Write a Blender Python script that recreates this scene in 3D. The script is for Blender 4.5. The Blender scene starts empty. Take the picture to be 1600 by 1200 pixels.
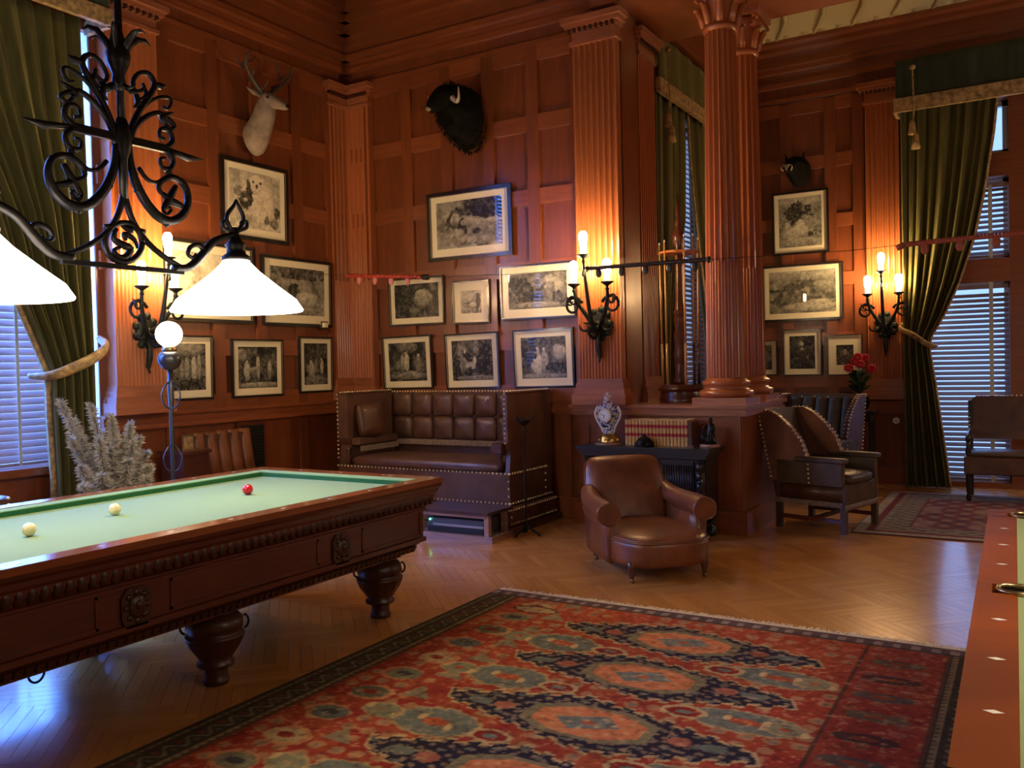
import bpy, bmesh, math, random
import numpy as np
from mathutils import Matrix, Vector
random.seed(7); NR = np.random.RandomState(3)
PI = math.pi
S = bpy.context.scene
COL = S.collection
# ---------------------------------------------------------------- camera
FPX = 1351.0; EYE = 1.5
def _cam(yaw, pit, rol):
    cy, sy = math.cos(yaw), math.sin(yaw)
    f = np.array([sy*math.cos(pit), cy*math.cos(pit), math.sin(pit)]); r = np.array([cy, -sy, 0]); u = np.cross(r, f)
    return np.array([math.cos(rol)*r+math.sin(rol)*u, math.cos(rol)*u-math.sin(rol)*r, f])
CM = _cam(*[math.radians(a) for a in (-31.03, -1.252, -1.338)])
cd = bpy.data.cameras.new('camera'); cam = bpy.data.objects.new('camera', cd); COL.objects.link(cam)
cd.sensor_width = 36; cd.lens = FPX/1600*36; cd.clip_start = 0.02; cd.clip_end = 100
mw = Matrix.Identity(4)
for i in range(3):
    mw[i][0] = CM[0][i]; mw[i][1] = CM[1][i]; mw[i][2] = -CM[2][i]
mw[2][3] = EYE; cam.matrix_world = mw; S.camera = cam
# ---------------------------------------------------------------- light and exposure
S.view_settings.view_transform = 'Standard'; S.view_settings.look = 'None'
S.view_settings.gamma = 1; S.view_settings.use_curve_mapping = False
S.view_settings.exposure = 0.92
W = bpy.data.worlds.new('sky'); S.world = W; W.use_nodes = True
W.node_tree.nodes['Background'].inputs[0].default_value = (0.30, 0.50, 1.0, 1)
W.node_tree.nodes['Background'].inputs[1].default_value = 1.0
SHADE_E, CANDLE_E, GLOBE_E, DAY = 6.5, 120.0, 14.0, 75.0
def area(name, loc, direction, sx, sy, power, col):
    l = bpy.data.lights.new(name, 'AREA'); l.shape = 'RECTANGLE'; l.size = sx; l.size_y = sy; l.energy = power; l.color = col
    o = bpy.data.objects.new(name, l); COL.objects.link(o); o.location = loc
    o.rotation_euler = Vector(direction).to_track_quat('-Z', 'Y').to_euler(); return o
area('daylight_left', (-7.5, 2.9, 2.6), (1, 0, -0.15), 3.2, 3.0, DAY*13, (0.10, 0.27, 1.0))
area('daylight_bay', (-0.6, 11.9, 2.2), (0, -1, -0.15), 3.0, 3.2, DAY*.45, (0.26, 0.46, 1.0))
area('daylight_bay_side', (-4.4, 9.7, 2.6), (1, 0, -0.1), 1.6, 2.6, DAY*0.2, (0.45, 0.66, 1.0))
# ---------------------------------------------------------------- materials
def mk(name):
    m = bpy.data.materials.new(name); m.use_nodes = True
    return m, m.node_tree.nodes, m.node_tree.links, m.node_tree.nodes['Principled BSDF']
def rgb(c): return (c[0], c[1], c[2], 1)
def plain(name, c, rough=.5, metal=0, spec=.5, coat=0, noise=0, nscale=8, bump=0, bscale=60, sheen=0, stretch=None):
    m, N, L, b = mk(name)
    b.inputs['Base Color'].default_value = rgb(c); b.inputs['Roughness'].default_value = rough
    b.inputs['Metallic'].default_value = metal; b.inputs['Specular IOR Level'].default_value = spec
    b.inputs['Coat Weight'].default_value = coat; b.inputs['Coat Roughness'].default_value = .12
    if sheen: b.inputs['Sheen Weight'].default_value = sheen
    tc = N.new('ShaderNodeTexCoord'); src = tc.outputs['Object']
    if stretch:
        mp = N.new('ShaderNodeMapping'); mp.inputs['Scale'].default_value = stretch; L.new(src, mp.inputs[0]); src = mp.outputs[0]
    if noise:
        n = N.new('ShaderNodeTexNoise'); n.inputs['Scale'].default_value = nscale; n.inputs['Detail'].default_value = 6
        L.new(src, n.inputs['Vector'])
        r = N.new('ShaderNodeValToRGB'); r.color_ramp.elements[0].position = .3; r.color_ramp.elements[1].position = .72
        r.color_ramp.elements[0].color = rgb([x*(1-noise) for x in c]); r.color_ramp.elements[1].color = rgb([min(1, x*(1+noise)) for x in c])
        L.new(n.outputs['Fac'], r.inputs[0]); L.new(r.outputs[0], b.inputs['Base Color'])
    if bump:
        n2 = N.new('ShaderNodeTexNoise'); n2.inputs['Scale'].default_value = bscale; n2.inputs['Detail'].default_value = 4
        L.new(src, n2.inputs['Vector'])
        bp = N.new('ShaderNodeBump'); bp.inputs['Strength'].default_value = bump; bp.inputs['Distance'].default_value = .01
        L.new(n2.outputs['Fac'], bp.inputs['Height']); L.new(bp.outputs[0], b.inputs['Normal'])
    return m
def emis(name, c, s):
    m, N, L, b = mk(name); b.inputs['Base Color'].default_value = rgb([.8*x for x in c])
    b.inputs['Emission Color'].default_value = rgb(c); b.inputs['Emission Strength'].default_value = s; return m
def vcol(name, rough=.6, spec=.5, coat=0, bump=0, bscale=200):
    m, N, L, b = mk(name); a = N.new('ShaderNodeVertexColor'); a.layer_name = 'Col'
    L.new(a.outputs[0], b.inputs['Base Color']); b.inputs['Roughness'].default_value = rough
    b.inputs['Specular IOR Level'].default_value = spec; b.inputs['Coat Weight'].default_value = coat; b.inputs['Coat Roughness'].default_value = .02
    if bump:
        n2 = N.new('ShaderNodeTexNoise'); n2.inputs['Scale'].default_value = bscale
        tc = N.new('ShaderNodeTexCoord'); L.new(tc.outputs['Object'], n2.inputs['Vector'])
        bp = N.new('ShaderNodeBump'); bp.inputs['Strength'].default_value = bump; bp.inputs['Distance'].default_value = .006
        L.new(n2.outputs['Fac'], bp.inputs['Height']); L.new(bp.outputs[0], b.inputs['Normal'])
    return m
def woodm(name, c, rough=.38, coat=.25, vertical=True, var=.28, scale=1.0):
    m, N, L, b = mk(name); tc = N.new('ShaderNodeTexCoord'); mp = N.new('ShaderNodeMapping')
    mp.inputs['Scale'].default_value = (9*scale, 9*scale, .9*scale) if vertical else (1.2*scale, 1.2*scale, 12*scale)
    L.new(tc.outputs['Object'], mp.inputs[0])
    n = N.new('ShaderNodeTexNoise'); n.inputs['Scale'].default_value = 2.5; n.inputs['Detail'].default_value = 8; n.inputs['Distortion'].default_value = .6
    L.new(mp.outputs[0], n.inputs['Vector'])
    r = N.new('ShaderNodeValToRGB'); r.color_ramp.elements[0].position = .28; r.color_ramp.elements[1].position = .75
    r.color_ramp.elements[0].color = rgb([x*(1-var) for x in c]); r.color_ramp.elements[1].color = rgb([x*(1+var) for x in c])
    L.new(n.outputs['Fac'], r.inputs[0])
    oi = N.new('ShaderNodeObjectInfo'); mr = N.new('ShaderNodeMapRange'); mr.inputs[3].default_value = .88; mr.inputs[4].default_value = 1.12
    L.new(oi.outputs['Random'], mr.inputs[0])
    mx = N.new('ShaderNodeVectorMath'); mx.operation = 'SCALE'; L.new(r.outputs[0], mx.inputs[0]); L.new(mr.outputs[0], mx.inputs['Scale'])
    L.new(mx.outputs[0], b.inputs['Base Color'])
    b.inputs['Roughness'].default_value = rough; b.inputs['Coat Weight'].default_value = coat; b.inputs['Coat Roughness'].default_value = .15
    if coat == 0: b.inputs['Specular IOR Level'].default_value = .08
    return m
def floorm():
    m, N, L, b = mk('oak_parquet'); geo = N.new('ShaderNodeNewGeometry'); oi = N.new('ShaderNodeObjectInfo')
    ad = N.new('ShaderNodeMath'); ad.operation = 'ADD'; L.new(geo.outputs['Random Per Island'], ad.inputs[0]); L.new(oi.outputs['Random'], ad.inputs[1])
    fr = N.new('ShaderNodeMath'); fr.operation = 'FRACT'; L.new(ad.outputs[0], fr.inputs[0])
    tc = N.new('ShaderNodeTexCoord'); mp = N.new('ShaderNodeMapping'); mp.inputs['Scale'].default_value = (14, 14, 14)
    n = N.new('ShaderNodeTexNoise'); n.inputs['Scale'].default_value = 1.5; n.inputs['Detail'].default_value = 6; n.inputs['Distortion'].default_value = 1.5
    L.new(geo.outputs['Position'], mp.inputs[0]); L.new(mp.outputs[0], n.inputs['Vector'])
    mx = N.new('ShaderNodeMath'); mx.operation = 'MULTIPLY_ADD'; mx.inputs[1].default_value = .45
    L.new(n.outputs['Fac'], mx.inputs[0]); 
    m2 = N.new('ShaderNodeMath'); m2.operation = 'MULTIPLY'; m2.inputs[1].default_value = .6; L.new(fr.outputs[0], m2.inputs[0]); L.new(m2.outputs[0], mx.inputs[2])
    r = N.new('ShaderNodeValToRGB'); r.color_ramp.elements[0].color = (.47, .19, .042, 1); r.color_ramp.elements[1].color = (.68, .31, .080, 1)
    L.new(mx.outputs[0], r.inputs[0]); L.new(r.outputs[0], b.inputs['Base Color'])
    b.inputs['Roughness'].default_value = .24; b.inputs['Coat Weight'].default_value = .35; b.inputs['Coat Roughness'].default_value = .10
    return m
def clothm(name, c):
    return plain(name, c, .95, spec=.15, sheen=.15, noise=.05, nscale=300, bump=.1, bscale=900)
def blindm():
    m, N, L, b = mk('blind_slat'); b.inputs['Base Color'].default_value = (.36, .24, .21, 1); b.inputs['Roughness'].default_value = .45
    tr = N.new('ShaderNodeBsdfTranslucent'); tr.inputs[0].default_value = (.60, .40, .34, 1)
    mx = N.new('ShaderNodeMixShader'); mx.inputs[0].default_value = .25
    L.new(b.outputs[0], mx.inputs[1]); L.new(tr.outputs[0], mx.inputs[2]); L.new(mx.outputs[0], N['Material Output'].inputs[0]); return m
def paneglass():
    m, N, L, b = mk('window_glass'); t = N.new('ShaderNodeBsdfTransparent'); t.inputs[0].default_value = (.95, .97, 1, 1)
    g = N.new('ShaderNodeBsdfGlossy'); g.inputs['Roughness'].default_value = .02
    mx = N.new('ShaderNodeMixShader'); mx.inputs[0].default_value = .06
    L.new(t.outputs[0], mx.inputs[1]); L.new(g.outputs[0], mx.inputs[2]); L.new(mx.outputs[0], N['Material Output'].inputs[0]); return m
def sheer():
    m, N, L, b = mk('sheer_lining'); t = N.new('ShaderNodeBsdfTranslucent'); t.inputs[0].default_value = (.9, .92, .95, 1)
    mx = N.new('ShaderNodeMixShader'); mx.inputs[0].default_value = .7; b.inputs['Base Color'].default_value = (.8, .8, .82, 1)
    L.new(b.outputs[0], mx.inputs[1]); L.new(t.outputs[0], mx.inputs[2]); L.new(mx.outputs[0], N['Material Output'].inputs[0]); return m
def velvet(name, c):
    m, N, L, b = mk(name); b.inputs['Base Color'].default_value = rgb(c); b.inputs['Roughness'].default_value = .75; b.inputs['Specular IOR Level'].default_value = .2
    b.inputs['Sheen Weight'].default_value = .4; b.inputs['Sheen Tint'].default_value = (.6, .58, .28, 1)
    tc = N.new('ShaderNodeTexCoord'); n = N.new('ShaderNodeTexNoise'); n.inputs['Scale'].default_value = 5; n.inputs['Detail'].default_value = 5
    mp = N.new('ShaderNodeMapping'); mp.inputs['Scale'].default_value = (3, 3, .4); L.new(tc.outputs['Object'], mp.inputs[0]); L.new(mp.outputs[0], n.inputs['Vector'])
    r = N.new('ShaderNodeValToRGB'); r.color_ramp.elements[0].position = .3; r.color_ramp.elements[1].position = .75
    r.color_ramp.elements[0].color = rgb([x*.7 for x in c]); r.color_ramp.elements[1].color = rgb([x*1.25 for x in c])
    L.new(n.outputs['Fac'], r.inputs[0]); L.new(r.outputs[0], b.inputs['Base Color']); return m
M = {
 'wall': woodm('mahogany_wall', (.215, .056, .018), .33, .35, True, .18),
 'wallh': woodm('mahogany_rail', (.27, .074, .025), .31, .4, False, .18),
 'dark': woodm('dark_mahogany', (.09, .022, .009), .35, .3, False),
 'column': woodm('mahogany_column', (.44, .135, .046), .30, .3, True, .06),
 'table': woodm('table_walnut', (.115, .023, .007), .36, .15, False),
 'tabledk': woodm('carved_walnut', (.060, .016, .006), .42, .1, False),
 'rail': woodm('rail_mahogany', (.30, .085, .028), .16, .6, False, .22),
 'rail2': woodm('rail_flame_mahogany', (.23, .048, .005), .45, .0, False, .35, .6),
 'ebony': plain('ebonised_oak', (.018, .014, .013), .35, coat=.3, noise=.3, nscale=20),
 'step': woodm('step_wood', (.08, .03, .02), .3, .4, False),
 'stepl': woodm('step_base', (.36, .20, .15), .22, .5, False),
 'floorbase': plain('floor_joint', (.05, .02, .008), .5),
 'floor': floorm(),
 'cloth': clothm('billiard_cloth', (.23, .35, .150)), 'clothshadow': clothm('cushion_shadow_cloth', (.035, .20, .085)), 'cloth2': clothm('cushion_top_cloth', (.23, .40, .17)),
 'cloth3': clothm('pool_cloth', (.26, .32, .12)),
 'iron': plain('wrought_iron', (.020, .018, .018), .42, .7, noise=.3, nscale=30, bump=.2, bscale=40),
 'irong': plain('patinated_iron', (.035, .040, .034), .5, .6, noise=.4, nscale=25, bump=.3, bscale=40),
 'brass': plain('brass', (.50, .38, .20), .3, 1), 'nail': plain('nail_brass', (.90, .72, .48), .35, .35), 'wing': plain('wing_leather', (.20, .092, .066), .4, noise=.25, nscale=7, bump=.2, bscale=90),
 'pewter': plain('pewter_iron', (.14, .14, .15), .35, .8),
 'ivory': plain('ivory', (.85, .74, .45), .18, coat=.5), 'redball': plain('red_ball', (.62, .008, .015), .12, coat=.6), 'inlay': plain('pearl_inlay', (.92, .84, .68), .2),
 'leather': plain('brown_leather', (.20, .062, .025), .33, coat=.15, noise=.35, nscale=7, bump=.25, bscale=120),
 'leatherdk': plain('dark_leather', (.10, .038, .022), .38, coat=.12, noise=.35, nscale=8, bump=.25, bscale=90),
 'leathersofa': plain('sofa_leather', (.125, .058, .040), .36, coat=.15, noise=.3, nscale=6, bump=.2, bscale=80),
 'leathergr': plain('green_brown_leather', (.080, .050, .032), .40, noise=.3, nscale=8, bump=.2, bscale=80),
 'fringe': plain('sofa_fringe', (.30, .21, .17), .8, noise=.5, nscale=90), 'castor': plain('castor', (.25, .18, .1), .3, .9),
 'velvet': velvet('green_velvet', (.105, .090, .026)), 'velvetb': velvet('blue_green_velvet', (.045, .058, .040)),
 'gold': plain('gold_brocade', (.42, .27, .11), .6, noise=.6, nscale=22, bump=.3, bscale=60), 'lace': plain('white_lining', (.75, .78, .80), .8), 'sheer': sheer(),
 'slat': blindm(), 'tape': plain('blind_tape', (.62, .60, .50), .8), 'glass': paneglass(),
 'frame': plain('black_frame', (.016, .012, .010), .22, coat=.5), 'framed': plain('brown_frame', (.035, .015, .010), .22, coat=.5), 'fillet': plain('silver_fillet', (.45, .40, .32), .3, .8),
 'mat': plain('cream_mount', (.95, .86, .62), .28, coat=.25), 'print': vcol('engraving', .35, .4, .55),
 'shade': emis('opal_glass', (1, .86, .66), SHADE_E), 'candle': emis('candle_lamp', (1, .66, .30), CANDLE_E), 'sleeve': emis('candle_sleeve', (1, .74, .42), 3.0),
 'globe': emis('globe_glass', (1, .84, .58), GLOBE_E),
 'deer': plain('deer_hide', (.27, .20, .15), .85, noise=.3, nscale=12, bump=.4, bscale=80), 'antler': plain('antler', (.050, .038, .030), .5, noise=.4, nscale=18),
 'fur': plain('black_fur', (.009, .008, .006), .95, spec=.08, noise=.5, nscale=10, bump=.8, bscale=50), 'muzzle': plain('pale_muzzle', (.28, .22, .14), .6), 'horn': plain('horn', (.5, .40, .32), .3),
 'black': plain('black_gloss', (.01, .01, .01), .2), 'bronze': plain('dark_bronze', (.022, .024, .026), .32, .85, noise=.3, nscale=25),
 'porcelain': None, 'white': plain('white_enamel', (.8, .8, .76), .3), 'ormolu': plain('ormolu', (.70, .46, .14), .3, 1, noise=.3, nscale=60),
 'bookleather': plain('calf_binding', (.62, .34, .10), .45, noise=.2, nscale=40), 'booklabel': plain('red_label', (.40, .022, .014), .45), 'bookgilt': plain('gilt_band', (.62, .44, .18), .35, .5), 'page': plain('page', (.6, .52, .38), .8),
 'cue': plain('cue_maple', (.50, .27, .10), .25, coat=.4), 'cuebutt': plain('cue_butt', (.10, .035, .015), .25, coat=.4),
 'beadr': plain('red_bead', (.48, .050, .028), .45), 'beadp': plain('pink_marker', (.72, .25, .25), .5), 'beadd': plain('dark_bead', (.035, .02, .012), .4), 'beado': plain('orange_bead', (.42, .085, .035), .5),
 'pampas': plain('pale_dried_fronds', (.46, .41, .33), .9, noise=.2, nscale=8), 'leaf': plain('dark_leaf', (.012, .05, .012), .5), 'petal': plain('red_petal', (.55, .005, .015), .5), 'stem': plain('plant_stem', (.10, .09, .04), .7),
 'plaster': plain('cream_plaster', (.60, .48, .25), .8), 'led': emis('green_led', (.1, 1, .45), 6), 'grille': plain('grille_black', (.012, .014, .014), .4), 'device': plain('device_grey', (.10, .10, .11), .35, .4),
 'rug': vcol('wool_rug', .95, .1, 0, .5, 350), 'rugfringe': plain('rug_fringe', (.78, .64, .44), .9), 'paint': vcol('painted_porcelain', .2, .5, .6),
 'stoplight': plain('dull_brass', (.3, .22, .1), .5, 1),
 'cap': woodm('pale_cap', (.38, .125, .055), .34, .35, False),
}
M['porcelain'] = M['paint']
# ---------------------------------------------------------------- mesh building
class MB:
    def __init__(s, T=None): s.v = []; s.f = []; s.T = T or Matrix.Identity(4); s.c = None
    def add(s, vs, fs):
        n = len(s.v); s.v += [tuple(s.T @ Vector(p)) for p in vs]; s.f += [tuple(i+n for i in f) for f in fs]; return s
    def box(s, x0, x1, y0, y1, z0, z1, b=0):
        if b:
            return s.loft([rrect((x0+x1)/2, (y0+y1)/2, z, (x1-x0)/2-d, (y1-y0)/2-d, b) for z, d in ((z0, b*.7), (z0+b*.7, 0), (z1-b*.7, 0), (z1, b*.7))])
        P = [(x, y, z) for z in (z0, z1) for x, y in ((x0, y0), (x1, y0), (x1, y1), (x0, y1))]
        return s.add(P, [(0, 3, 2, 1), (4, 5, 6, 7), (0, 1, 5, 4), (1, 2, 6, 5), (2, 3, 7, 6), (3, 0, 4, 7)])
    def loft(s, rings, cap=True, closed=True):
        n = len(rings[0]); vs = [p for r in rings for p in r]; fs = []
        for i in range(len(rings)-1):
            for j in range(n if closed else n-1):
                k = (j+1) % n; fs.append((i*n+j, i*n+k, (i+1)*n+k, (i+1)*n+j))
        if cap: fs += [tuple(range(n-1, -1, -1)), tuple(range((len(rings)-1)*n, len(rings)*n))]
        return s.add(vs, fs)
    def lathe(s, prof, c=(0, 0, 0), n=16, cap=True, fl=None):
        rings = []
        for r, z in prof:
            rings.append([(c[0]+(r*(fl(j*2*PI/n, z) if fl else 1))*math.cos(j*2*PI/n), c[1]+(r*(fl(j*2*PI/n, z) if fl else 1))*math.sin(j*2*PI/n), c[2]+z) for j in range(n)])
        return s.loft(rings, cap)
    def tube(s, pts, r, n=6, cap=True, flat=None):
        pts = [Vector(p) for p in pts]; m = len(pts); rr = r if hasattr(r, '__len__') else [r]*m
        rings = []; prev = None
        for i, p in enumerate(pts):
            t = (pts[min(i+1, m-1)]-pts[max(i-1, 0)])
            t = t.normalized() if t.length > 1e-9 else Vector((0, 0, 1))
            if prev is None:
                a = Vector((1, 0, 0)) if abs(t.x) < .9 else Vector((0, 1, 0)); u = (a-t*a.dot(t)).normalized()
            else:
                u = prev-t*prev.dot(t); u = u.normalized() if u.length > 1e-6 else prev
            prev = u; w = t.cross(u); fu = flat or 1
            rings.append([tuple(p+(u*math.cos(2*PI*j/n)*fu+w*math.sin(2*PI*j/n))*rr[i]) for j in range(n)])
        return s.loft(rings, cap)
    def ell(s, c, r, n=12, m=8, p=1.0):
        def sp(x): return math.copysign(abs(x)**p, x)
        rings = []
        for i in range(m+1):
            a = -PI/2+PI*i/m; ca = max(math.cos(a), .02)
            rings.append([(c[0]+r[0]*sp(ca)*sp(math.cos(2*PI*j/n)), c[1]+r[1]*sp(ca)*sp(math.sin(2*PI*j/n)), c[2]+r[2]*sp(math.sin(a))) for j in range(n)])
        return s.loft(rings)
    def prism(s, poly, axis, a, b):
        if axis == 'x': r = [[(t, p[0], p[1]) for p in poly] for t in (a, b)]
        elif axis == 'y': r = [[(p[0], t, p[1]) for p in poly] for t in (a, b)]
        else: r = [[(p[0], p[1], t) for p in poly] for t in (a, b)]
        return s.loft(r)
    def build(s, name, mat, parent=None, smooth=False, world=False, kind=None, label=None, colors=None, sub=0, angle=None, solid=0):
        me = bpy.data.meshes.new(name); vs = s.v
        if world and parent is not None:
            q = wm(parent).inverted(); vs = [tuple(q @ Vector(p)) for p in vs]
        me.from_pydata(vs, [], s.f); me.update()
        bm = bmesh.new(); bm.from_mesh(me); bmesh.ops.recalc_face_normals(bm, faces=bm.faces); bm.to_mesh(me); bm.free()
        if colors is not None:
            at = me.color_attributes.new('Col', 'FLOAT_COLOR', 'POINT'); a = np.ones((len(vs), 4), 'f'); a[:, :3] = colors
            at.data.foreach_set('color', a.ravel())
        me.materials.append(M[mat] if isinstance(mat, str) else mat)
        if smooth: me.polygons.foreach_set('use_smooth', [True]*len(me.polygons))
        if smooth and angle:
            try: me.set_sharp_from_angle(angle=math.radians(angle))
            except Exception: pass
        o = bpy.data.objects.new(name, me); COL.objects.link(o)
        if parent is not None: o.parent = parent
        if sub:
            md = o.modifiers.new('s', 'SUBSURF'); md.levels = sub; md.render_levels = sub
        if solid:
            md = o.modifiers.new('t', 'SOLIDIFY'); md.thickness = solid; md.offset = 0
        if kind: o['kind'] = kind
        if label: o['label'] = label
        return o
def wm(o):
    m = Matrix.Translation(o.location) @ o.rotation_euler.to_matrix().to_4x4()
    return wm(o.parent) @ m if o.parent else m
def rrect(cx, cy, z, hx, hy, b, n=3):
    b = min(b, hx*.99, hy*.99); out = []
    for sx, sy, a0 in ((1, 1, 0), (-1, 1, PI/2), (-1, -1, PI), (1, -1, 3*PI/2)):
        for k in range(n+1):
            a = a0+PI/2*k/n; out.append((cx+sx*(hx-b)+b*math.cos(a), cy+sy*(hy-b)+b*math.sin(a), z))
    return out
def sring(cx, cy, cz, a, b, n=20, p=.6, ax='z', tilt=0):
    out = []
    for j in range(n):
        t = 2*PI*j/n; u = a*math.copysign(abs(math.cos(t))**p, math.cos(t)); w = b*math.copysign(abs(math.sin(t))**p, math.sin(t))
        if ax == 'z': out.append((cx+u, cy+w, cz+tilt*w))
        elif ax == 'y': out.append((cx+u, cy, cz+w))
        else: out.append((cx, cy+u, cz+w))
    return out
def tag(o, label, cat, group=None, kind=None):
    if label: o['label'] = label
    if cat: o['category'] = cat
    if group: o['group'] = group
    if kind: o['kind'] = kind
    return o
def thing(name, label, cat, loc=(0, 0, 0), rz=0, group=None):
    o = bpy.data.objects.new(name, None); COL.objects.link(o); o.empty_display_size = .05
    o.location = loc; o.rotation_euler = (0, 0, rz); return tag(o, label, cat, group)
def copytree(o, parent=None):
    c = o.copy(); COL.objects.link(c)
    if parent is not None: c.parent = parent
    for ch in [k for k in bpy.data.objects if k.parent == o]: copytree(ch, c)
    return c
def struct(o): o['kind'] = 'structure'; return o
def inst(proto, parent, loc=None, mat4=None):
    c = proto.copy(); COL.objects.link(c); c.parent = parent
    if loc is not None: c.location = loc
    return c
def ray(x, y):
    d = CM[0]*(x-800)/FPX - CM[1]*(y-600)/FPX + CM[2]; return d
def onX(x, y, X):
    d = ray(x, y); t = X/d[0]; return Vector((X, t*d[1], EYE+t*d[2]))
def frameT(o, t, n):   # local (a along t, b outwards, c up) -> world
    m = Matrix.Identity(4); t = (t[0], t[1], 0); n = (n[0], n[1], 0); o = tuple(o)+(0,)*(3-len(o))
    for i in range(3): m[i][0] = t[i]; m[i][1] = n[i]; m[i][2] = (0, 0, 1)[i]; m[i][3] = o[i]
    return m
def smooth_path(pts, k=4):
    pts = [Vector(p) for p in pts]; out = []
    for i in range(len(pts)-1):
        p0 = pts[max(i-1, 0)]; p1 = pts[i]; p2 = pts[i+1]; p3 = pts[min(i+2, len(pts)-1)]
        for j in range(k):
            t = j/k; out.append(.5*((2*p1)+(p2-p0)*t+(2*p0-5*p1+4*p2-p3)*t*t+(3*p1-p0-3*p2+p3)*t**3))
    out.append(pts[-1]); return out
def spiral(c, r0, r1, a0, a1, n=18):   # in local (a, c) plane
    return [(c[0]+(r0+(r1-r0)*i/n)*math.cos(a0+(a1-a0)*i/n), c[1]+(r0+(r1-r0)*i/n)*math.sin(a0+(a1-a0)*i/n)) for i in range(n+1)]
def vnoise(x, y, seed=0):   # value noise, numpy
    r = np.random.RandomState(seed); g = r.rand(64, 64); xi = np.floor(x).astype(int); yi = np.floor(y).astype(int)
    fx = x-xi; fy = y-yi; fx = fx*fx*(3-2*fx); fy = fy*fy*(3-2*fy)
    a = g[xi % 64, yi % 64]; b = g[(xi+1) % 64, yi % 64]; c = g[xi % 64, (yi+1) % 64]; d = g[(xi+1) % 64, (yi+1) % 64]
    return (a*(1-fx)+b*fx)*(1-fy)+(c*(1-fx)+d*fx)*fy
def fbm(x, y, seed=0, o=4):
    s = 0; a = .5
    for k in range(o): s = s+a*vnoise(x*2**k, y*2**k, seed+k); a *= .5
    return s/(1-.5**o)
def grid(fn, nu, nv):
    vs = [fn(i/nu, j/nv) for i in range(nu+1) for j in range(nv+1)]
    fs = [(i*(nv+1)+j, (i+1)*(nv+1)+j, (i+1)*(nv+1)+j+1, i*(nv+1)+j+1) for i in range(nu) for j in range(nv)]
    return vs, fs
# ================================================================ THE ROOM
XL, YB, XP = -6.62, 7.5, -3.2      # left wall, back wall, end of the partition
fb = struct(MB().box(-6.9, 3.4, -3.3, 11.4, -.12, -.006).build('floor', 'floorbase'))
# herringbone parquet: spines run along X
Lp, wp = .434, .062
def to_world(p, q): return ((p+q)*math.sqrt(.5)-3.95, (q-p)*math.sqrt(.5)+2.165)
planks = []
for m in range(-24, 26):
    for k in range(-150, 180):
        for typ in (0, 1):
            if typ == 0: p0, q0, a, b = k*wp+m*Lp, k*wp-m*Lp, Lp, wp
            else: p0, q0, a, b = k*wp+Lp+m*Lp, (k+1)*wp-Lp-m*Lp, wp, Lp
            cx, cy = to_world(p0+a/2, q0+b/2)
            if -6.75 < cx < 1.6 and .4 < cy < 11.1:
                g = .0009; planks.append((cx, cy, typ, [to_world(p0+g, q0+g), to_world(p0+a-g, q0+g), to_world(p0+a-g, q0+b-g), to_world(p0+g, q0+b-g)]))
def hides(x, y): return (-3.05 < x < -.2 and y < 4.85) or x > -.3 or y < 1.7
planks.sort(key=lambda t: (hides(t[0], t[1]), t[0]**2+t[1]**2))
pl = [None, None]; n_ind = 0; rest = MB()
for cx, cy, typ, q in planks:
    x, y = cx, cy
    inview = (not hides(x, y)) and x < -.05 and abs(math.degrees(math.atan2(x, y))+31) < 32
    if n_ind < 300 and inview:
        if pl[typ] is None:
            b = MB(); b.loft([[(a-cx, c-cy, -.006) for a, c in q], [(a-cx, c-cy, 0) for a, c in q]]); pl[typ] = b.build('plank', 'floor', fb); o = pl[typ]
        else: o = inst(pl[typ], fb)
        o.location = (cx, cy, 0); n_ind += 1
    else: rest.add([(a, c, z) for z in (-.006, 0) for a, c in q], [(4, 5, 6, 7), (0, 1, 5, 4), (1, 2, 6, 5), (2, 3, 7, 6), (3, 0, 4, 7)])
rest.build('parquet', 'floor', fb, kind='stuff')

def wallbox(name, *b, mat='wall'): return struct(MB().box(*b).build(name, mat))
# left wall with a window opening Y 1.5..4.33, z .80..4.32
wl = wallbox('wall_left', XL-.3, XL, 4.38, 8.25, 0, 5.9)
for b in ((XL-.3, XL, -3.3, 1.5, 0, 5.9), (XL-.3, XL, 1.5, 4.38, 0, .80), (XL-.3, XL, 1.5, 4.38, 4.32, 5.9)):
    MB().box(*b).build('wall_panel', 'wall', wl)
wb = wallbox('wall_back', XL-.3, XP-.11, YB, 8.2, 0, 5.9)
ws = wallbox('wall_bay_side', -3.75, -3.42, 8.2, 9.0, 0, 5.9)
for b in ((-3.75, -3.42, 10.5, 11.3, 0, 5.9), (-3.75, -3.42, 9.0, 10.5, 0, .7), (-3.75, -3.42, 9.0, 10.5, 4.3, 5.9)):
    MB().box(*b).build('wall_panel', 'wall', ws)
wy = wallbox('wall_bay_back', -3.5, -1.08, 11.0, 11.3, 0, 5.9)
for b in ((-.20, 3.4, 11.0, 11.3, 0, 5.9), (-1.08, -.20, 11.0, 11.3, 0, .06), (-1.08, -.2, 11.0, 11.3, 2.30, 2.56), (-1.08, -.2, 11.0, 11.3, 3.46, 3.72), (-1.08, -.2, 11.0, 11.3, 4.32, 5.9)):
    MB().box(*b).build('wall_panel', 'wallh', wy)
wr = wallbox('wall_right', 3.2, 3.5, -3.3, 11.3, 0, 5.9)
wf = wallbox('wall_front', -6.9, 3.5, -3.3, -3.0, 0, 5.9)
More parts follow.
